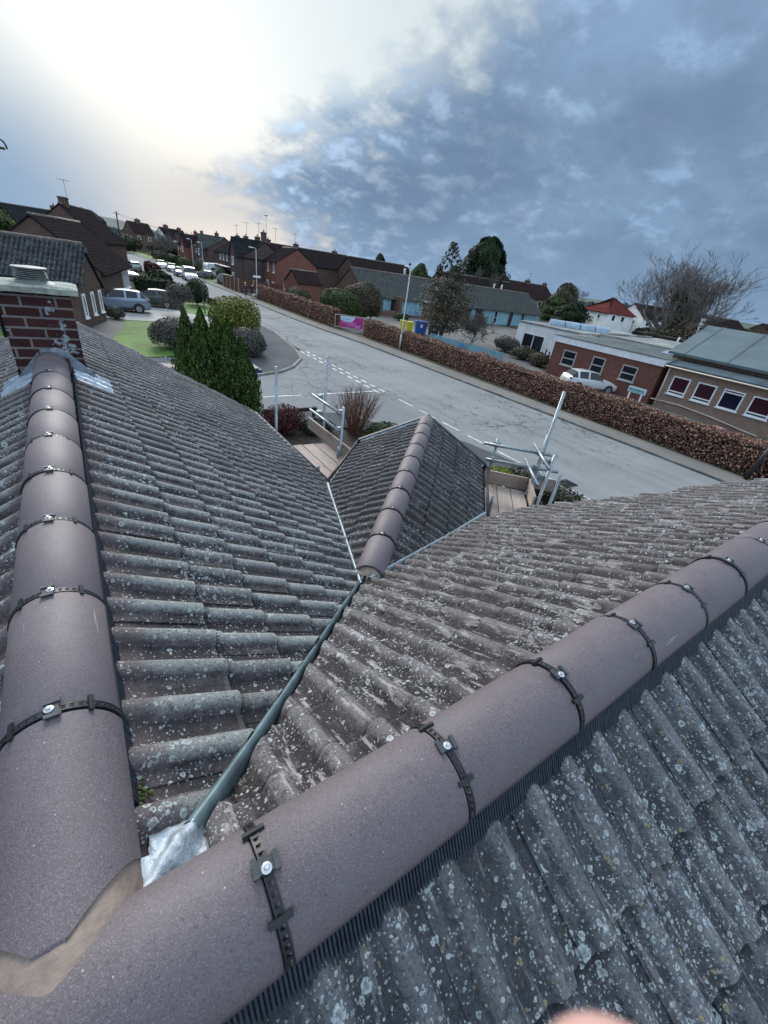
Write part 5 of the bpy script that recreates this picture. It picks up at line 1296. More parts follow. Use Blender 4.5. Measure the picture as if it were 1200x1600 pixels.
# notice sign, tubs, fence, banner, bins
def seg(mb, x0, x1, z0, z1, y=0, t=.006): mb.box((x0, y - t, z0), (x1, y, z1))
t_ = empty('notice_sign', (27, 11.98, 0), R(-90), 'white notice board with teal lettering on two white legs in front of the brick block', 'sign')
for x in (-.36, .36): mb = MB(); mb.box((x - .035, -.035, 0), (x + .035, .035, 1.32)); mb.build('leg', m_white, t_)
mb = MB(); mb.box((-.52, -.04, 1.30), (.52, .04, 1.62)); bo = mb.build('board', simple('sign_pale', (.50, .70, .74), .4, .05, 3, bmp=0), t_)
mb = MB()
for i, w in enumerate((.07, .05, .06, .04, .08, .05, .07, .05, .04, .06)):
    x = -.44 + i * .088; seg(mb, x, x + w, 1.41 + (.02 if i % 3 else 0), 1.52, -.041); 
seg(mb, -.44, .42, 1.35, 1.375, -.041); mb.build('lettering', simple('teal_ink', (.02, .16, .20), .5, .1, 3, bmp=0), bo)
mb = MB(); mb.smooth = True; mb.lathe([(.30, 0), (.36, .24), (.40, .26), (.38, .28), (.33, .26), (.28, .06), (.01, .05)], 18); o = mb.build('water_tub', simple('tub_blue', (.16, .34, .52), .4)); o.location = (27.6, 11.0, .04); tag(o, 'round pale blue plastic tub beside the notice board', 'tub')
mb = MB(); mb.smooth = True; mb.lathe([(.40, 0), (.48, .14), (.5, .15), (.46, .16), (.42, .05), (.01, .04)], 18); o = mb.build('planter_tray', simple('tray_green', (.42, .50, .40), .6)); o.location = (27.4, 12.4, .04); tag(o, 'round pale green tray under the notice board', 'tray')
mb = MB(); mb.box((-.5, -.35, 0), (.5, .35, .32)); mb.box((-.42, -.27, .32), (.42, .27, .36)); o = mb.build('planter_box', simple('pink_plastic', (.36, .19, .18), .7), bevel=.03); o.location = (29.4, 8.0, .04); tag(o, 'faded pink planter box by the tan brick wall', 'planter')
mb = MB(); mb.lathe([(.3, 0), (.34, .28), (.28, .3), (.26, .2), (.02, .18)], 14); o = mb.build('tyre_planter', simple('grey_pot', (.09, .09, .09), .9)); o.location = (29.0, 10.0, .04); tag(o, 'round dark grey pot at the foot of the tan brick wall', 'planter')
mb = MB(); mb.cbox((0, 0, .42), (.5, 1.5, .05)); mb.cbox((0, -.6, .2), (.4, .06, .4)); mb.cbox((0, .6, .2), (.4, .06, .4)); mb.cbox((.26, 0, .68), (.05, 1.5, .3)); o = mb.build('bench', simple('yellow_paint', (.48, .42, .13), .6)); o.location = (26.6, 4.6, .04); tag(o, 'yellow bench behind the right end of the beech hedge', 'bench')
shrub('low_shrub', (27.6, 5.0, .03), (.7, .8, .45), M_OLIVE, 'scruffy brown-green bush beside the yellow bench', 900, .09, 40)
# dark leaning post and cover at the right end of the hedge
mb = MB(); mb.tube([(0, 0, 0), (.35, -.15, 1.9)], .09, 7); mb.tube([(.1, .1, .2), (.75, -.4, 1.5)], .06, 6); o = mb.build('leaning_post', m_black); o.location = (22.0, 4.1, .09); tag(o, 'dark leaning timber post at the right-hand end of the beech hedge', 'post')
t_ = empty('picket_fence', (28.4, 28.5, 0), 0, 'pale blue picket fence behind the beech hedge', 'fence')
mb = MB(); N_ = 62
for i in range(N_):
    u = i / (N_ - 1); x = -.4 + .8 * u; y = 4.3 - 8.6 * u; mb.cbox((x, y, .56), (.025, .10, 1.06 + .02 * math.sin(i * 2.1)))
mb.build('pickets', simple('fence_blue', (.17, .36, .44), .6, .25, 2), t_)
mb = MB(); mb.tube([(-.37, 4.3, .25), (.43, -4.3, .25)], .03, 4); mb.tube([(-.37, 4.3, .85), (.43, -4.3, .85)], .03, 4); mb.build('rail', MATS['fence_blue'], t_)
mb = MB(); mb.cbox((-.05, .2, .72), (.03, .42, .30)); mb.build('fence_sign', simple('sign_blue', (.06, .25, .55), .4), t_)
t_ = empty('banner', (23.0, 39.9, 0), math.atan2(-1.75, 2.35), 'pink and pale blue banner tied in a wooden frame at the gap between the hedges', 'banner')
m_wood = simple('pale_wood', (.34, .32, .27), .85, .25, 6)
mb = MB()
for x in (-1.5, 1.42): mb.box((x, -.04, 0), (x + .08, .04, 1.3))
mb.box((-1.42, -.04, 1.22), (1.42, .04, 1.3)); mb.box((-1.42, -.04, .08), (1.42, .04, .17)); mb.build('frame', m_wood, t_)
mb = MB(); mb.box((-.95, -.055, .18), (1.38, -.045, 1.2)); bn = mb.build('sheet', simple('magenta', (.42, .03, .23), .5, .15, 2, bmp=0), t_)
mb = MB(); P_ = [(-.9, 1.19), (-.92, .95), (-.80, .80), (-.55, .72), (.1, .70), (.30, .74), (.42, .92), (.55, 1.12), (.62, 1.19)]
mb.add([(x, -.058, z) for x, z in P_], [tuple(range(len(P_)))]); mb.build('pale_panel', simple('ice_blue', (.50, .68, .80), .5, .08, 2, bmp=0), bn)
mb = MB()
for i in range(9): x = -.74 + i * .105; mb.box((x, -.063, .86 + .015 * (i % 2)), (x + .065, -.059, 1.02 + .05 * (i in (0, 4))))
mb.build('blue_lettering', simple('mid_blue', (.17, .38, .50), .5, .1, 3, bmp=0), bn)
mb = MB()
for i in range(12): x = -.80 + i * .125; mb.box((x, -.063, .56 + .004 * i), (x + .085, -.059, .62 + .004 * i))
for i in range(11): x = -.25 + i * .135; mb.box((x, -.063, .40), (x + .10, -.059, .46))
for i in range(7): x = .62 + .07 * i; mb.box((x, -.063, .24 + .02 * (i % 3)), (x + .05, -.059, .34)) 
mb.build('pink_lettering', simple('pale_pink', (.74, .44, .62), .5, .1, 3, bmp=0), bn)
def bin_(name, loc, w, d, h, col, label, lid=None, group=None, rz=0, lab=False):
    t = empty(name, (*loc, .05), rz, label, 'bin', group); m = simple(name + '_' + label[:6].strip().replace(' ', '_'), col, .45, .1, 3, bmp=0)
    mb = MB(); k = .86
    mb.add([(-w * k / 2, -d * k / 2, .08), (w * k / 2, -d * k / 2, .08), (w * k / 2, d * k / 2, .08), (-w * k / 2, d * k / 2, .08), (-w / 2, -d / 2, h), (w / 2, -d / 2, h), (w / 2, d / 2, h), (-w / 2, d / 2, h)], [(3, 2, 1, 0), (4, 5, 6, 7), (0, 1, 5, 4), (1, 2, 6, 5), (2, 3, 7, 6), (3, 0, 4, 7)])
    if lab: mb.cur = 1; mb.box((-.14, -d / 2 * .96 - .02, h * .55), (.14, -d / 2 * .9 + .02, h * .8)); mb.cur = 0
    mb.build('body', [m, m_white], t, bevel=.01)
    mb = MB(); mb.box((-w / 2 - .03, -d / 2 - .05, h), (w / 2 + .03, d / 2 + .03, h + .05)); mb.box((-w / 2, d / 2 - .02, h - .06), (w / 2, d / 2 + .06, h + .05)); mb.build('lid', m, t, bevel=.015)
    for s in (-1, 1):
        mb = MB(); mb.tube([(s * w * .36 - .03, d / 2 - .04, .1), (s * w * .36 + .03, d / 2 - .04, .1)], .1, 12); mb.build('wheel', m_black, t)
    return t
bin_('wheelie_bin', (30.0, 40.2), .60, .70, 1.12, (.62, .56, .02), 'bright yellow wheelie bin, the left one of two', rz=-.5)
bin_('wheelie_bin', (30.55, 39.6), .60, .70, 1.10, (.62, .54, .02), 'bright yellow wheelie bin standing next to the large blue bin', rz=-.5)
bin_('waste_container', (31.8, 39.2), 1.30, .95, 1.28, (.020, .11, .42), 'large royal blue four-wheeled waste container with a white label', rz=-.5, lab=True)
bin_('waste_container', (33.2, 38.6), 1.15, .85, 1.05, (.018, .055, .055), 'dark green waste container at the right end of the bins', rz=-.5, lab=True)
# ================================================================ vehicles
def paint(name, col, metal=.3):
    m, k, b = pbsdf(name); P = k.n('ShaderNodeTexCoord').outputs['Object']; n = k.noise(P, 2.2, 3); z = k.sep(P)[2]
    c = k.mix(k.m('MULTIPLY', k.ss(n, .4, .7), .25), col, tuple(q * .75 for q in col)); c = k.mix(k.m('MULTIPLY', k.ss(z, .5, .2), .5), c, (.10, .095, .085))
    k.set(b.inputs['Base Color'], c); b.inputs['Metallic'].default_value = metal; b.inputs['Roughness'].default_value = .28
    b.inputs['Coat Weight'].default_value = .7; b.inputs['Coat Roughness'].default_value = .08; return m
m_tyre = simple('tyre', (.018, .018, .019), .9, .2, 20); m_rim = simple('rim', (.34, .35, .36), .3, .2, 9, metal=.8, bmp=0)
m_hl = simple('headlight', (.60, .63, .65), .15, .1, 9, bmp=0); m_tl = simple('taillight', (.28, .012, .012), .2, .1, 9, bmp=0); m_plate = simple('plate_yellow', (.55, .44, .04), .5, .05, 9, bmp=0)
m_on, k_, b_ = pbsdf('headlight_on'); b_.inputs['Emission Color'].default_value = (1, .95, .82, 1); b_.inputs['Emission Strength'].default_value = 3.0
KIND = {  # stations: x, half width, sill z, shoulder z, roof z, roof half width ; windows between listed stations
 'hatch': dict(L=4.2, w=.88, wb=(.82, 3.38), wr=.32, S=[(0, .62, .34, .58, .60, .4), (.10, .76, .24, .66, .70, .5), (.45, .84, .2, .78, .84, .6), (1.1, .88, .2, .90, .97, .62), (1.30, .88, .2, .93, 1.02, .62), (2.0, .88, .2, .95, 1.41, .60), (2.6, .88, .2, .96, 1.46, .60), (2.72, .88, .2, .965, 1.46, .60), (3.45, .88, .2, .98, 1.42, .58), (3.60, .87, .2, .99, 1.38, .57), (4.02, .82, .24, .98, 1.04, .60), (4.13, .76, .3, .90, .93, .5), (4.2, .66, .36, .70, .72, .4)], glass=[(4, 5), (5, 6), (7, 8), (9, 10)]),
 'suv': dict(L=4.45, w=.93, wb=(.88, 3.55), wr=.36, S=[(0, .66, .38, .72, .76, .4), (.10, .80, .3, .84, .88, .5), (.45, .90, .26, .95, 1.0, .6), (1.15, .93, .26, 1.04, 1.10, .64), (1.32, .93, .26, 1.06, 1.16, .64), (1.98, .93, .26, 1.08, 1.58, .62), (2.65, .93, .26, 1.09, 1.62, .62), (2.78, .93, .26, 1.10, 1.62, .62), (3.55, .93, .26, 1.14, 1.58, .60), (3.78, .92, .26, 1.16, 1.54, .58), (4.24, .88, .3, 1.12, 1.18, .6), (4.38, .82, .34, 1.0, 1.03, .5), (4.45, .72, .4, .75, .78, .4)], glass=[(4, 5), (5, 6), (7, 8), (9, 10)]),
 'van': dict(L=5.0, w=.97, wb=(.9, 4.0), wr=.34, S=[(0, .75, .34, .72, .76, .5), (.12, .88, .28, .9, .94, .6), (.75, .96, .26, 1.06, 1.12, .70), (.95, .97, .26, 1.1, 1.22, .72), (1.65, .97, .26, 1.14, 1.88, .78), (2.3, .97, .26, 1.15, 1.97, .80), (2.4, .97, .26, 1.15, 1.98, .80), (4.7, .97, .26, 1.15, 1.98, .80), (4.95, .95, .28, 1.15, 1.90, .80), (5.0, .92, .34, 1.1, 1.8, .76)], glass=[(3, 4), (4, 5)])}
def car(kind, loc, rz, col, label, cat='car', group=None, lights=False, metal=.3, name=None, sc=1):
    K = KIND[kind]; S = K['S']; L = K['L']; t = empty(name or ('van' if kind == 'van' else 'parked_car'), (*loc, .02), rz, label, cat, group)
    if sc != 1: t.scale = (sc,) * 3
    body = MB(); body.smooth = True; gl = MB(); V = []; m = 11
    for x, hw, zb_, zs, zr, wr in S:
        X = L / 2 - x; tap = .92
        pts = [(-hw * .86, zb_), (-hw * .98, zb_ + (zs - zb_) * .35), (-hw, zb_ + (zs - zb_) * .7), (-hw * .965, zs), (-wr, zr), (0, zr + .025)]
        pts += [(-a, b) for a, b in pts[4::-1]]
        V.append([(X, y, z) for y, z in pts])
    gset = set(K['glass']); fs = []; gf = []
    for i in range(len(S) - 1):
        for j in range(m - 1):
            a = i * m + j; q = (a, a + 1, a + m + 1, a + m)
            cab = S[i][4] - S[i][3] > .2 or S[i + 1][4] - S[i + 1][3] > .2
            isg = cab and (i, i + 1) in gset and (j in (3, 6) or (j in (4, 5) and abs(S[i][4] - S[i + 1][4]) > .25))
            (gf if isg else fs).append(q)
    fs.append(tuple(range(m - 1, -1, -1))); fs.append(tuple((len(S) - 1) * m + i for i in range(m)))
    vs = [p for r_ in V for p in r_]; mp = paint('paint_' + label[:14].replace(' ', '_'), col, metal)
    body.add(vs, fs)
    # dark sills and arches
    bo = body.build('body', mp, t)
    bo.modifiers.new('s', 'EDGE_SPLIT').split_angle = R(32)
    used = sorted({i for f in gf for i in f}); ix = {u: n_ for n_, u in enumerate(used)}
    gl.add([vs[u] for u in used], [tuple(ix[i] for i in f) for f in gf]); gl.build('window_glass', m_glass, t)
    for sy in (-1, 1):
        tr = MB()
        for wx in K['wb']:
            X = L / 2 - wx; n_ = 14; rr = K['wr'] + .055
            tr.add([(X + rr * math.cos(math.pi * i / n_ * 1.16 - .25), sy * (K['w'] + .003), K['wr'] + rr * math.sin(math.pi * i / n_ * 1.16 - .25)) for i in range(n_ + 1)], [tuple(range(n_ + 1)) if sy < 0 else tuple(range(n_, -1, -1))])
        tr.box((L / 2 - K['wb'][1] + .42, sy * K['w'] - .03 if sy < 0 else sy * K['w'] - .05, .22), (L / 2 - K['wb'][0] - .42, sy * K['w'] + (.05 if sy < 0 else .012), .34))
        tr.build('sill_trim', m_black, t)
    tr = MB(); tr.box((L / 2 - .12, -.45, .38), (L / 2 - .015, .45, .56)); tr.build('grille', m_black, t)
    for sy in (-1, 1):
        for wx in K['wb']:
            mb = MB(); X = L / 2 - wx; Mw = Matrix.Translation((X, sy * (K['w'] - .08), K['wr'])) @ Matrix.Rotation(R(90), 4, 'X')
            mb.smooth = True; mb.lathe([(.20, -.11), (K['wr'] - .02, -.11), (K['wr'], -.08), (K['wr'], .08), (K['wr'] - .02, .11), (.20, .11)], 22, M=Mw); wo = mb.build('wheel', m_tyre, t)
            mb = MB(); mb.lathe([(.001, -.085), (.05, -.10), (.05, .10), (.001, .085)], 8, M=Mw)
            mb.lathe([(.19, -.113), (.215, -.113), (.215, .113), (.19, .113)], 20, M=Mw)
            for q in range(5):
                Mq = Mw @ Matrix.Rotation(q * 6.283 / 5, 4, 'Z'); mb.box((.02, -.028, -.10), (.205, .028, .10), M=Mq)
            mb.build('rim', m_rim, wo)
        x1, x2 = S[1], S[2]
        mb = MB(); zc = (x1[3] + x1[2]) / 2 + .12; mb.ell((L / 2 - x1[0] - .10, sy * (x1[1] - .10), zc + .04), (.15, .15, .075), 10, 6)
        mb.build('headlight', m_on if lights else m_hl, t)
        e = S[-2]; hz = (.95 if kind != 'van' else 1.2) * (e[3] / .9 if kind != 'van' else 1)
        mb = MB(); mb.box((-L / 2 + .05, sy * (e[1] + .012) - .13 if sy > 0 else sy * (e[1] + .012) - .03, hz - .12), (-L / 2 + .22, sy * (e[1] + .012) + (.03 if sy > 0 else .13), hz + .02), ); mb.build('taillight', m_tl, t, bevel=.02)
        mb = MB(); g = S[K['glass'][0][0]]; mb.ell((L / 2 - g[0] - .22, sy * (K['w'] + .09), g[3] + .07), (.06, .10, .07), 8, 6); mb.build('wing_mirror', mp if kind != 'van' else m_black, t)
    mb = MB(); mb.box((-L / 2 - .012, -.26, .62), (-L / 2 + .02, .26, .73)); mb.build('number_plate', m_plate, t)
    mb = MB(); mb.box((L / 2 - .02, -.26, .40), (L / 2 + .012, .26, .51)); mb.build('number_plate', m_white, t)
    return t
def deg(a): return R(a)
car('suv', (3.15, 42.6), deg(175), (.22, .29, .38), 'metallic blue-grey SUV on the driveway seen from its rear side', metal=.6)
car('hatch', (6.0, 46.9), deg(172), (.035, .060, .055), 'dark green estate car parked just behind the blue-grey SUV')
car('hatch', (6.9, 74.0), deg(-70), (.10, .11, .13), 'dark grey car with a pale roof edge beyond the bay-windowed bungalow')
car('hatch', (9.8, 92.5), deg(100), (.30, .40, .38), 'pale green-grey car parked at the left kerb beyond the grey car')
car('hatch', (10.8, 127), deg(95), (.35, .42, .42), 'pale silver car farther along the left kerb')
car('hatch', (11.0, 141), deg(95), (.42, .46, .46), 'white car second from the far end of the left kerb')
car('van', (11.0, 160), deg(90), (.50, .53, .55), 'white van at the far end of the left kerb', 'van')
car('hatch', (17.0, 110), deg(-94), (.52, .55, .57), 'white hatchback at the head of the row parked on the right of the road')
car('hatch', (17.6, 101.8), deg(-90), (.34, .38, .40), 'silver car between the white hatchback and the dark blue car')
car('hatch', (17.0, 91), deg(-92), (.025, .055, .11), 'dark blue car parked directly behind the white van')
car('van', (17.1, 84.0), deg(-94), (.60, .62, .63), 'white panel van with its headlights on in the road', 'van', lights=True, metal=0)
car('hatch', (21.4, 92), deg(100), (.05, .055, .06), 'dark hatchback on the verge behind the white van')
car('suv', (22.4, 81.5), deg(-82), (.16, .17, .18), 'silver-grey car parked beside the brown panel fence')
car('hatch', (27.2, 66.8), deg(95), (.40, .50, .42), 'pale green car in front of the red brick house')
car('hatch', (24.8, 83.4), deg(0), (.45, .46, .47), 'white car in the drive of the dark-roofed terrace')
car('hatch', (30.2, 16.9), deg(-28), (.62, .65, .67), 'clean white hatchback parked against the red brick school block', metal=0, sc=.93)
t = empty('caravan', (25.0, 97.0, 0), R(8), 'white caravan parked in front of the terrace', 'caravan')
mb = MB(); mb.prism([(-2.4, -.0), (2.4, 0), (2.4, .01), (-2.4, .01)], 0, .01); mb = MB()
pr_ = [(-2.5, .9), (-2.3, .45), (2.3, .45), (2.55, 1.0), (2.35, 2.35), (2.0, 2.5), (-2.1, 2.5), (-2.4, 2.2)]
mb.add([(x, -1.1, z) for x, z in pr_] + [(x, 1.1, z) for x, z in pr_], [tuple(range(8)), tuple(range(15, 7, -1))] + [(i, i + 8, (i + 1) % 8 + 8, (i + 1) % 8) for i in range(8)]); mb.build('body', m_white, t)
for x in (-1.3, .9): window(t, (x, -1.1, 1.6), 'y-', .9, .55, sill=False)
window(t, (-2.42, 0, 1.6), 'x-', 1.4, .6, sill=False)
for s in (-1, 1): mb = MB(); mb.tube([(.1, s * .95 - .08, .3), (.1, s * .95 + .08, .3)], .3, 14); mb.build('wheel', m_tyre, t)

# brown panel fence at the corner
t = empty('panel_fence', (21.6, 71.5, 0), 0, 'brown close-boarded panel fence with pale posts beside the road', 'fence')
m_fence = simple('fence_brown', (.115, .048, .032), .8, .3, 7, bmp=.3)
pts_ = [(-.7, 6.4), (-.75, 4.2), (-.8, 2.0), (-.85, -.3), (-.9, -2.4), (1.2, -2.7), (3.4, -3.0), (5.6, -3.3)]
for i in range(len(pts_) - 1):
    a, b = Vector(pts_[i]), Vector(pts_[i + 1]); d = (b - a); L_ = d.length; mb = MB()
    for k in range(int(L_ / .15)): mb.box((.08 + k * .15, -.02 + (.012 if k % 2 else 0), .1), (.08 + k * .15 + .148, .02, 1.85))
    o = mb.build('fence_panel', m_fence, t); o.location = (*a, 0); o.rotation_euler = (0, 0, math.atan2(d.y, d.x))
for p in pts_: mb = MB(); mb.box((p[0] - .06, p[1] - .06, 0), (p[0] + .06, p[1] + .06, 1.95)); mb.build('post', m_wood, t)
mb = MB()
for i, (a, b) in enumerate((((13.05, 41.2), (12.8, 45.5)), ((12.8, 45.5), (12.4, 52.5)))):
    d = Vector(b) - Vector(a); M = Matrix.Translation((*a, 0)) @ Matrix.Rotation(math.atan2(d.y, d.x), 4, 'Z'); mb.box((0, -.11, 0), (d.length - .01, .11, .62), M); mb.box((0, -.14, .62), (d.length - .01, .14, .68), M)
tag(mb.build('garden_wall', brick('wall_brown', (.075, .050, .042), (.11, .075, .06), (.12, .11, .1))), 'low dark brown garden wall along the left side of the road', 'wall')

# ---- lamp posts, poles, wires
m_lamp = simple('lamp_grey', (.42, .46, .48), .5, .15, 6)
def lamp(loc, h, rz, label, sensor=False, arm=.35, group='street lamps along the road'):
    t = empty('street_lamp', (*loc, .1), rz, label, 'street lamp', group)
    mb = MB(); mb.tube([(0, 0, 0), (0, 0, 1.2)], .075, 10); mb.tube([(0, 0, 1.2), (0, 0, 1.3), (0, 0, h - .1)], [.075, .05, .04], 10); mb.build('post', m_lamp, t)
    mb = MB(); mb.tube([(0, 0, h - .12), (-.12, 0, h - .02), (-arm, 0, h)], .03, 8); mb.build('arm', m_lamp, t)
    mb = MB(); mb.box((-arm - .42, -.13, h - .04), (-arm + .08, .13, h + .05)); ho = mb.build('lamp_head', m_white, t, bevel=.03)
    mb = MB(); mb.box((-arm - .38, -.10, h - .055), (-arm - .02, .10, h - .041)); mb.build('lens', m_hl, ho)
    if sensor: mb = MB(); mb.ell((-arm + .0, 0, h + .14), (.10, .10, .13), 10, 6); mb.build('sensor', m_black, ho)
    return t
lamp((22.1, 29.6), 6.05, 0, 'nearest grey street lamp standing in the long beech hedge', True, .12)
lamp((21.0, 62.0), 5.9, 0, 'street lamp with a small white sign at the left end of the shorter hedge', arm=.5)
lamp((20.9, 90.5), 5.6, 0, 'street lamp beside the parked van, the right one of the far pair')
lamp((20.4, 96.0), 5.9, 0, 'street lamp beside the parked van, the left one of the far pair')
mb = MB(); mb.cbox((0, 0, 0), (1.0, .05, .22)); o = mb.build('street_sign', m_white); o.location = (21.0, 61.9, 2.75); tag(o, 'small white sign plate fixed across the second street lamp', 'sign')
m_polew = simple('pole_wood', (.045, .036, .032), .9, .3, 5)
def tpole(loc, h, label, r=.17):
    t = empty('telegraph_pole', (*loc, 0), 0, label, 'telegraph pole', 'wooden telegraph poles')
    mb = MB(); mb.tube([(0, 0, 0), (0, 0, h)], [r, r * .65], 8); mb.build('pole', m_polew, t)
    mb = MB(); mb.cbox((0, 0, h - .5), (1.5, .12, .12)); mb.build('crossarm', m_polew, t)
    return t
tpole((13.9, 150), 9.9, 'tall dark wooden telegraph pole left of the far road', .22)
tpole((46, 198), 8.2, 'short telegraph pole top showing over the far plum roof')
tpole((52, 205), 7.8, 'farthest telegraph pole top, right of the short pole')
def wire(a, b, sag, label, grp='overhead wires'):
    a, b = Vector(a), Vector(b); pts = [a.lerp(b, i / 12) - Vector((0, 0, sag * 4 * (i / 12) * (1 - i / 12))) for i in range(13)]
    mb = MB(); mb.tube(pts, .028, 4); tag(mb.build('overhead_wire', m_black), label, 'wire', grp)
wire((13.9, 150, 9.6), (46, 198, 8.0), 1.0, 'upper wire running right from the tall telegraph pole')
wire((13.9, 150, 9.3), (30.5, 129, 7.2), .8, 'wire from the tall telegraph pole down to the small far terrace')
wire((13.9, 150, 9.5), (3.5, 84, 7.8), 1.2, 'wire running left from the tall telegraph pole to the tall brown house')
for i, (x, y, z, h, r_, l) in enumerate(((29.7, 82.2, 8.5, 2.6, 1.2, 'TV aerial over the tallest chimney at the right end of the dark terrace'), (29.7, 86.0, 7.8, 2.2, .5, 'TV aerial second from the right on the dark terrace'),
        (29.8, 93.0, 7.8, 2.3, .2, 'TV aerial above the middle chimney of the dark terrace'), (30.0, 100, 7.8, 1.9, .8, 'TV aerial at the left end of the dark terrace'), (37, 97, 7.8, 2.4, .5, 'TV aerial right of the red brick house roof'), (41, 96.5, 7.9, 2.0, 1.0, 'TV aerial over the brown-tiled roofs'), (66.5, 78.5, 7.6, 2.4, .3, 'thin TV aerial at the left end of the mossy brown roof'), (102, 83.4, 8.4, 1.8, .3, 'TV aerial on the plum-roofed rendered house'))):
    aerial((x, y, z), h, r_, l, 'skyline aerials')

# ================================================================ people and dog
m_skin = simple('skin', (.42, .26, .20), .6, .1, 20, bmp=0)
def skin_obj(name, joints, edges, mat, par, levels=2):
    me = bpy.data.meshes.new(name); me.from_pydata([j[:3] for j in joints], edges, []); me.update(); me.materials.append(mat)
    o = bpy.data.objects.new(name, me); COL.objects.link(o); o.parent = par
    sk_ = o.modifiers.new('skin', 'SKIN'); sk_.use_smooth_shade = True
    for i, j in enumerate(joints):
        v = me.skin_vertices[0].data[i]; r = j[3] if len(j) == 4 else None; v.radius = (j[3], j[3]) if len(j) == 4 else (j[3], j[4]); v.use_root = (i == 0)
    o.modifiers.new('sub', 'SUBSURF').levels = levels; o.modifiers['sub'].render_levels = levels
    return o
def person(loc, rz, coat, trou, hair, label, stride=.22):
    t = empty('person', (*loc, .10), rz, label, 'person'); J = [(0, 0, .96, .15, .11), (0, 0, 1.20, .14, .10), (0, .01, 1.42, .17, .10), (0, .01, 1.53, .055, .055), (0, .02, 1.63, .078, .09), (0, .02, 1.72, .065, .08)]
    E_ = [(0, 1), (1, 2), (2, 3), (3, 4), (4, 5)]
    for s in (-1, 1):
        b = len(J); f = s * stride
        J += [(s * .10, 0, .88, .085, .085), (s * .10, f * .55, .50, .06, .06), (s * .10, f - .03 * 0, .09, .042, .042), (s * .11, f + .14, .04, .035, .03)]; E_ += [(0, b), (b, b + 1), (b + 1, b + 2), (b + 2, b + 3)]
        b = len(J); J += [(s * .20, 0, 1.40, .052, .052), (s * .25, -f * .3, 1.14, .042, .042), (s * .25, -f * .3 + .14, .92, .032, .032), (s * .25, -f * .3 + .20, .85, .03, .018)]; E_ += [(2, b), (b, b + 1), (b + 1, b + 2), (b + 2, b + 3)]
        h = len(J) - 1
        for q in range(4): J.append((s * .25 + (q - 1.5) * .018, -f * .3 + .25 + .004 * q, .80 + .006 * abs(q - 1), .008)); E_.append((h, len(J) - 1))
        J.append((s * .225, -f * .3 + .23, .84, .009)); E_.append((h, len(J) - 1))
    skin_obj('body', J, E_, m_skin, t)
    CJ = [(0, 0, .86, .20, .15), (0, 0, 1.20, .165, .125), (0, .01, 1.43, .185, .12), (0, .01, 1.50, .08, .075)]; CE = [(0, 1), (1, 2), (2, 3)]
    for s in (-1, 1): f = s * stride; b = len(CJ); CJ += [(s * .20, 0, 1.41, .07, .07), (s * .25, -f * .3, 1.14, .062, .062), (s * .25, -f * .3 + .125, .945, .05, .05)]; CE += [(2, b), (b, b + 1), (b + 1, b + 2)]
    skin_obj('coat', CJ, CE, coat, t)
    TJ = [(0, 0, .95, .155, .12)]; TE = []
    for s in (-1, 1): f = s * stride; b = len(TJ); TJ += [(s * .10, 0, .86, .10, .10), (s * .10, f * .55, .50, .078, .078), (s * .10, f * .95, .13, .062, .062)]; TE += [(0, b), (b, b + 1), (b + 1, b + 2)]
    skin_obj('trousers', TJ, TE, trou, t)
    mb = MB(); mb.ell((0, -.005, 1.69), (.098, .108, .105), 14, 10); mb.build('hair', hair, t)
    mb = MB(); mb.smooth = True
    for s in (-1, 1): mb.ell((s * .033, .105, 1.655), (.012, .008, .008), 6, 4)
    mb.ell((0, .118, 1.625), (.013, .018, .022), 6, 5); mb.ell((0, .103, 1.585), (.026, .008, .007), 6, 4)
    for s in (-1, 1): mb.ell((s * .085, .02, 1.64), (.012, .022, .03), 6, 5)
    mb.build('face', simple('face_skin', (.34, .19, .15), .6, .15, 30, bmp=0), t)
    return t
def strap(n_, c): return simple(n_, c, .85, .25, 9, bmp=.1)
person((19.9, 63.4), R(200), strap('coat_navy', (.025, .045, .075)), strap('jeans', (.03, .045, .08)), simple('hair_white', (.62, .60, .56), .8), 'pedestrian in a navy coat with white hair walking on the pavement')
person((20.7, 63.0), R(190), strap('coat_black', (.014, .013, .015)), strap('trousers_black', (.012, .012, .014)), simple('hair_dark', (.035, .022, .018), .8), 'pedestrian all in black with dark hair beside the navy-coated walker')
t = empty('dog', (20.15, 61.2, .10), R(-25), 'white and grey dog walking ahead of the two pedestrians', 'dog')
dg = [(-.28, 0, .50, .10), (-.05, 0, .50, .105), (.20, 0, .50, .125), (.34, 0, .60, .085), (.44, 0, .72, .075), (.53, 0, .71, .05), (.62, 0, .68, .032), (-.40, 0, .56, .03), (-.50, 0, .66, .02), (-.56, 0, .76, .012)]
de = [(0, 1), (1, 2), (2, 3), (3, 4), (4, 5), (5, 6), (0, 7), (7, 8), (8, 9)]
for s in (-1, 1):
    b = len(dg); dg += [(.22, s * .08, .40, .05), (.24, s * .085, .22, .028), (.22, s * .085, .05, .022), (.27, s * .085, .02, .024)]; de += [(2, b), (b, b + 1), (b + 1, b + 2), (b + 2, b + 3)]
    b = len(dg); dg += [(-.28, s * .08, .40, .065), (-.20, s * .085, .27, .035), (-.33, s * .085, .17, .024), (-.30, s * .085, .04, .02), (-.25, s * .085, .02, .024)]; de += [(0, b), (b, b + 1), (b + 1, b + 2), (b + 2, b + 3), (b + 3, b + 4)]
    b = len(dg); dg += [(.42, s * .06, .79, .022), (.40, s * .075, .85, .008)]; de += [(4, b), (b, b + 1)]
m_dog, k, b_ = pbsdf('dog_coat'); P = k.n('ShaderNodeTexCoord').outputs['Object']; k.set(b_.inputs['Base Color'], k.mix(k.ss(k.noise(P, 3.2, 2), .5, .56), (.55, .54, .52), (.09, .085, .085))); b_.inputs['Roughness'].default_value = .9
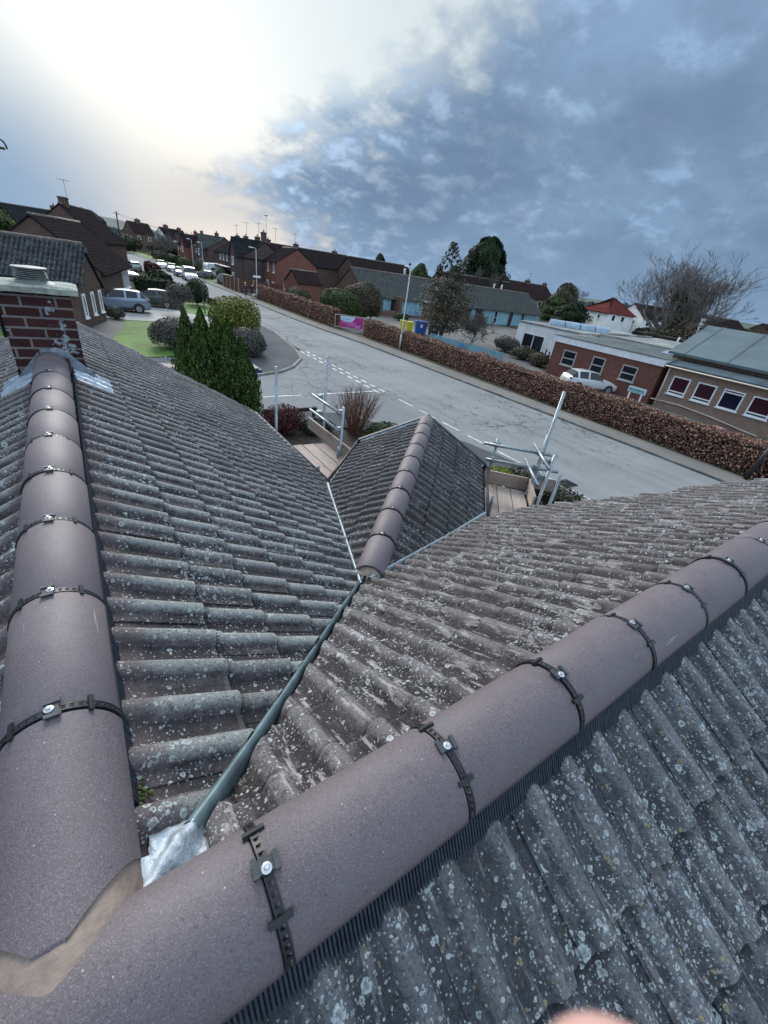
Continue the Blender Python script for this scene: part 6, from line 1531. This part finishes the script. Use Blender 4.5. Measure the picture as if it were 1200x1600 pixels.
skin_obj('body', dg, de, m_dog, t)

# ================================================================ trees behind
hk = [0]
bare_tree((75.5, 32.0), 15.2, 'great bare tree with a broad fan of branches and ivy on its trunk', 8, 2, .40, 1.1, minr=.020, ivy=6000, tl=.14, limbs=15, up=.13, drop=.80, width=24, seed=23, elev=(.75, 1.5), mat=simple('twig_grey', (.15, .135, .125), .9, .3, 8, bmp=0))
hedge('dark_undergrowth', 53, 57, 14, 27, 3.6, M_OLIVE, m_core, 'dark ivy-clad undergrowth below the great bare tree', 70, .2, wob=1.0, cat='undergrowth')
bare_tree((104, 24), 9.5, 'bare tree behind the right side of the great bare tree', 6, 3, .5, .4, minr=.03, limbs=7)
bare_tree((118, 80), 9.5, 'low bare tree between the plum-roofed house and the red-roofed white house', 6, 3, .55, .35, minr=.03, limbs=7)
conifer((80.5, 79.5), 15.2, 5.4, 'massive dark conifer towering over the mossy brown roof', n=42000, size=.26, shape='round', gaps=.55, base=.05, seed=5)
conifer((72.5, 80.5), 8.6, 2.3, 'small brown-green conifer at the left foot of the massive dark conifer', mat=M_OLIVE, n=7000, size=.2, shape='round', seed=8)
bare_tree((76.0, 75), 9.5, 'spindly bare tree in front of the massive dark conifer', 5, 3, .3, .12, minr=.03, limbs=6, tl=.15, up=.3)
# monkey puzzle
t = empty('monkey_puzzle_tree', (66.5, 75.5, 0), 0, 'sparse pointed tree with open tufted branches left of the dark conifer', 'tree')
mb = MB(); mb.tube([(0, 0, 0), (.2, 0, 12.6)], [.22, .04], 6); mb.build('trunk', m_bark, t); c = MB(); P = []; N = []
for k in range(52):
    z = 6.5 + 5.9 * k / 52; a = k * 2.4; l = (12.9 - z) * .40 + .25; e = Vector((math.cos(a) * l, math.sin(a) * l, z + .12 * l)); c.tube([(0.1, 0, z), e], [.04, .025], 3, cap=False)
    for q in range(16): P.append(tuple(e + Vector(rng.normal(0, .16, 3)))); N.append((math.cos(a), math.sin(a), .4))
c.build('branch', m_twig, t); leaves('foliage', P, N, .26, M_DARK, t)
conifer((63.5, 98), 8.9, 2.1, 'small dark conifer top above the brown roof', n=5000, size=.24, shape='round', seed=11)
conifer((64, 82), 8.0, 2.4, 'ragged evergreen behind the nearest street lamp', mat=M_GRN, n=7000, size=.22, shape='round', seed=12, gaps=.5)
shrub('evergreen_tree', (24.9, 45.6), (2.3, 2.6, 1.75), M_GRN, 'broad mid-green evergreen bush beyond the banner', 16000, .12, 21, amp=.25, cat='tree')
shrub('evergreen_tree', (29.0, 47.5), (2.4, 2.3, 2.15), M_OLIVE, 'taller brown-green evergreen bush against the left end of the school', 16000, .11, 22, amp=.22, cat='tree')
shrub('evergreen_tree', (31.4, 49.2), (1.1, 1.1, 1.75), M_DARK, 'dark narrow evergreen beside the first blue panel', 9000, .10, 23, cat='tree')
shrub('low_shrub', (23.4, 55.0), (1.8, 1.8, .85), M_DARK, 'low dark bush behind the shorter beech hedge', 5000, .1, 24)
shrub('low_shrub', (25.2, 58.0), (1.8, 1.8, 1.2), M_OLIVE, 'dark rounded bush in front of the garage', 5000, .1, 25)
shrub('low_shrub', (37.2, 50.4), (1.2, .8, .5), M_GRN, 'small green bush below the first blue panel', 600, .15, 26)
# feathery tree hiding the middle of the school
t = empty('feathery_tree', (31.4, 35.2, 0), 0, 'feathery olive-brown tree hiding the middle of the school building', 'tree')
mb = MB()
for k in range(5): mb.tube([(0, 0, 0), (rng.normal(0, .5), rng.normal(0, .5), 4.0), (rng.normal(0, 1.0), rng.normal(0, 1.0), 5.6)], [.09, .05, .02], 5)
mb.build('trunk', m_bark, t); c = MB(); P = []; N = []
for k in range(420):
    z = rng.uniform(.6, 5.4); a = rng.uniform(0, 6.28); l = (3.2 * math.sqrt(max(.05, 1 - ((z - 2.0) / 3.9) ** 2))) * rng.uniform(.6, 1.1); d = Vector((math.cos(a), math.sin(a), .35)); st = Vector((0, 0, z))
    c.tube([st + d * .2, st + d * l * .6, st + d * l + Vector((0, 0, -.15))], [.02, .012, .006], 3, cap=False)
    for q in range(15): u = rng.uniform(.3, 1.05); P.append(tuple(st + d * l * u + Vector(rng.normal(0, .13, 3)))); N.append((d.x, d.y, .6))
c.build('branch', m_twig, t); leaves('foliage', P, N, .11, M_OLIVE, t, length=2.2)
bare_tree((34.5, 33.5), 3.6, 'tangled bare bush right of the feathery tree', 6, 3, .7, .06, minr=.014, limbs=8, tl=.08)
for i, (x, y, r_, l) in enumerate(((36.5, 30.5, (1.2, 1.5, .8), 'overgrown scrub in front of the white block'), (35.0, 27.0, (1.2, 1.3, .65), 'brown scrub at the foot of the white block doors'), (34.0, 24.4, (.9, 1.0, .6), 'scrubby bush beside the left corner of the brick block'))):
    shrub('scrub', (x, y, .0), r_, M_OLIVE if i else M_GREY, l, 1800, .12, 30 + i, amp=.3)
mb = MB()
for i in range(9): mb.cbox((0, -1.6 + .4 * i, .55), (.09, .09, 1.0 + .3 * (i % 3)))
mb.cbox((.05, 0, .4), (.05, 3.6, .1)); mb.cbox((.05, 0, .8), (.05, 3.6, .1)); o = mb.build('log_fence', m_polew); o.location = (35.6, 24.6, .03); tag(o, 'row of rough timber posts in front of the white block', 'fence')
for q, h, m_, l in (((92, 66), 4.2, M_GRN, 'dark green bushy tree below the plum-roofed house'), ((90, 59.5), 3.6, M_DARK, 'dark evergreen left of the red-roofed white house'), ((106, 74), 7.6, M_OLIVE, 'ragged tall tree between the plum-roofed and red-roofed houses')):
    conifer(q, h + 1.5, 3.4, l, mat=m_, n=9000, size=.22, shape='round', gaps=.5, seed=int(q[0]))
hedge('garden_hedge', 93, 106, 44, 46.5, 2.6, M_DARK, m_core, 'long dark clipped hedge in front of the white rendered houses', 14, .4)
# trees and gardens towards the far left and the end of the road
for (x, y, h, l) in ((24.5, 150, 7.5, 'bare tree clump left of the far white hatchback'), (29, 142, 8, 'bare tree with pale trunk in the far gardens'), (33, 158, 8.5, 'bare tree in front of the far pale-walled house'), (38, 150, 7.5, 'bare garden tree right of the far pale-walled house'), (27.5, 168, 8, 'bare tree below the three-pot house'), (44, 170, 7, 'bare tree nearest the farthest plum-roofed house')):
    bare_tree((x, y), h, l, 5, 3, .6, .2, minr=.045, limbs=7)
for (x, y, r_, m_, l) in ((23.5, 120, (1.4, 6, 1.3), M_GRN, 'long green garden hedge left of the caravan'), (23.2, 134, (1.5, 7, 1.2), M_DARK, 'dark hedge behind the far white hatchback'), (23.5, 152, (2, 8, 1.2), M_OLIVE, 'brownish hedge near the far end of the road'), (23.6, 104, (1.3, 2.8, 1.5), M_OLIVE, 'brown-green bush between the far lamp posts and the caravan'), (24.0, 89, (1.1, 1.8, 1.2), M_GRN, 'rounded green bush beside the right far lamp post'), (17, 172, (3, 3, 2.2), M_DARK, 'dark bush beside the tall telegraph pole'), (12, 185, (3, 5, 3.4), M_DARK, 'tall dark evergreen left of the tall telegraph pole'), (20, 190, (4, 4, 2.6), M_OLIVE, 'brown bush right of the tall telegraph pole'), (33, 178, (9, 4, 2.4), M_DARK, 'wide dark hedge in front of the three-pot house'), (42, 186, (9, 4, 2.8), M_OLIVE, 'wide brown hedge below the far pale-walled house')):
    shrub('garden_bush', (x, y), r_, m_, l, 3600, .2 if y < 140 else .34, int(x * 3 + y), amp=.25)
for (x, y, h, m_, l) in ((-13, 75, 8.4, M_GRN, 'leafy green tree at the left edge behind the bungalow roofs'), (-8.5, 88, 8.3, M_OLIVE, 'mossy brown tree behind the left bungalow roofs'), (-5.5, 70, 6.4, M_GRN, 'small green tree beside the pale ridged bungalow'), (-17, 92, 9.5, M_DARK, 'dark tree farthest left on the skyline')):
    conifer((x, y), h, 3.2, l, mat=m_, n=8000, size=.24, shape='round', gaps=.4, seed=int(h * 10))
mb = MB(); mb.lathe([(.1, 0), (.1, .55), (.13, .6), (.09, .75), (.03, .82)], 8); o = mb.build('road_marker', simple('orange_plastic', (.55, .18, .03), .5)); o.location = (21.2, 158, .1); tag(o, 'tiny orange marker post at the far right kerb', 'marker post')
# distant ridge and woods
hm = MB(); vs = []; fs = []; NA = 120; rw = [(420, 0), (520, 6), (700, 15), (900, 16), (1300, 0)]
lmp = lump(77, 2.0)
for i in range(NA + 1):
    a = R(-40 + 150 * i / NA); L_ = float(lmp(np.array([[math.sin(a * 5), math.cos(a * 7), a * 1.3]]))[0]); left = math.exp(-((math.degrees(a) - 4) / 5) ** 2)
    for r_, z in rw: vs.append((math.sin(a) * r_, math.cos(a) * r_, -.5 + z * (.62 + .5 * L_ + .35 * left)))
for i in range(NA):
    for j in range(4): q = i * 5 + j; fs.append((q, q + 1, q + 6, q + 5))
hm.smooth = True; hm.add(vs, fs); tag(hm.build('hills', simple('hill_green', (.075, .095, .085), 1, .35, .02, bmp=0)), kind='structure')
P = []; N = []
for i in range(7000):
    a = R(rng.uniform(-12, 78)); r_ = rng.uniform(290, 400); P.append((math.sin(a) * r_, math.cos(a) * r_, rng.uniform(.5, 7.2) * (.75 + .3 * math.sin(a * 31) * math.sin(a * 13)))); N.append((-math.sin(a), -math.cos(a), .4))
o = leaves('far_woodland', P, N, 2.3, leaf_mat('leaf_far', (.045, .06, .055), (.085, .10, .09))); tag(o, 'hazy line of far-off woodland along the horizon', 'woodland', kind='stuff')
conifer((13.0, 250), 10.5, 6, 'rounded far tree on the skyline above the tall brown house', mat=MATS['leaf_far'], n=2500, size=1.4, shape='round', seed=31)
# ---- fingertip over the bottom of the lens
t = empty('finger', (0, 0, H), 0, 'pink fingertip intruding at the bottom edge of the view', 'finger')
Rc = Matrix(((_c[0][0], -_c[0][1], -_c[0][2]), (_c[1][0], -_c[1][1], -_c[1][2]), (_c[2][0], -_c[2][1], -_c[2][2])))
tip = Vector((.0222, -.0522, -.039)); base = Vector((.0245, -.130, -.033)); ax_ = (base - tip).normalized(); Lf = (base - tip).length
prof_ = [(.0, .0006), (.0004, .0026), (.0014, .0050), (.0032, .0073), (.0060, .0089), (.0100, .0097), (.016, .0099), (.023, .0095), (.030, .0100), (.045, .0104), (Lf, .0106)]
mb = MB(); mb.tube([tuple(Rc @ (tip + ax_ * a)) for a, r in prof_], [r for a, r in prof_], 24)
mb.build('body', simple('finger_skin', (.60, .36, .31), .6, .12, 300, bmp=.1), t)
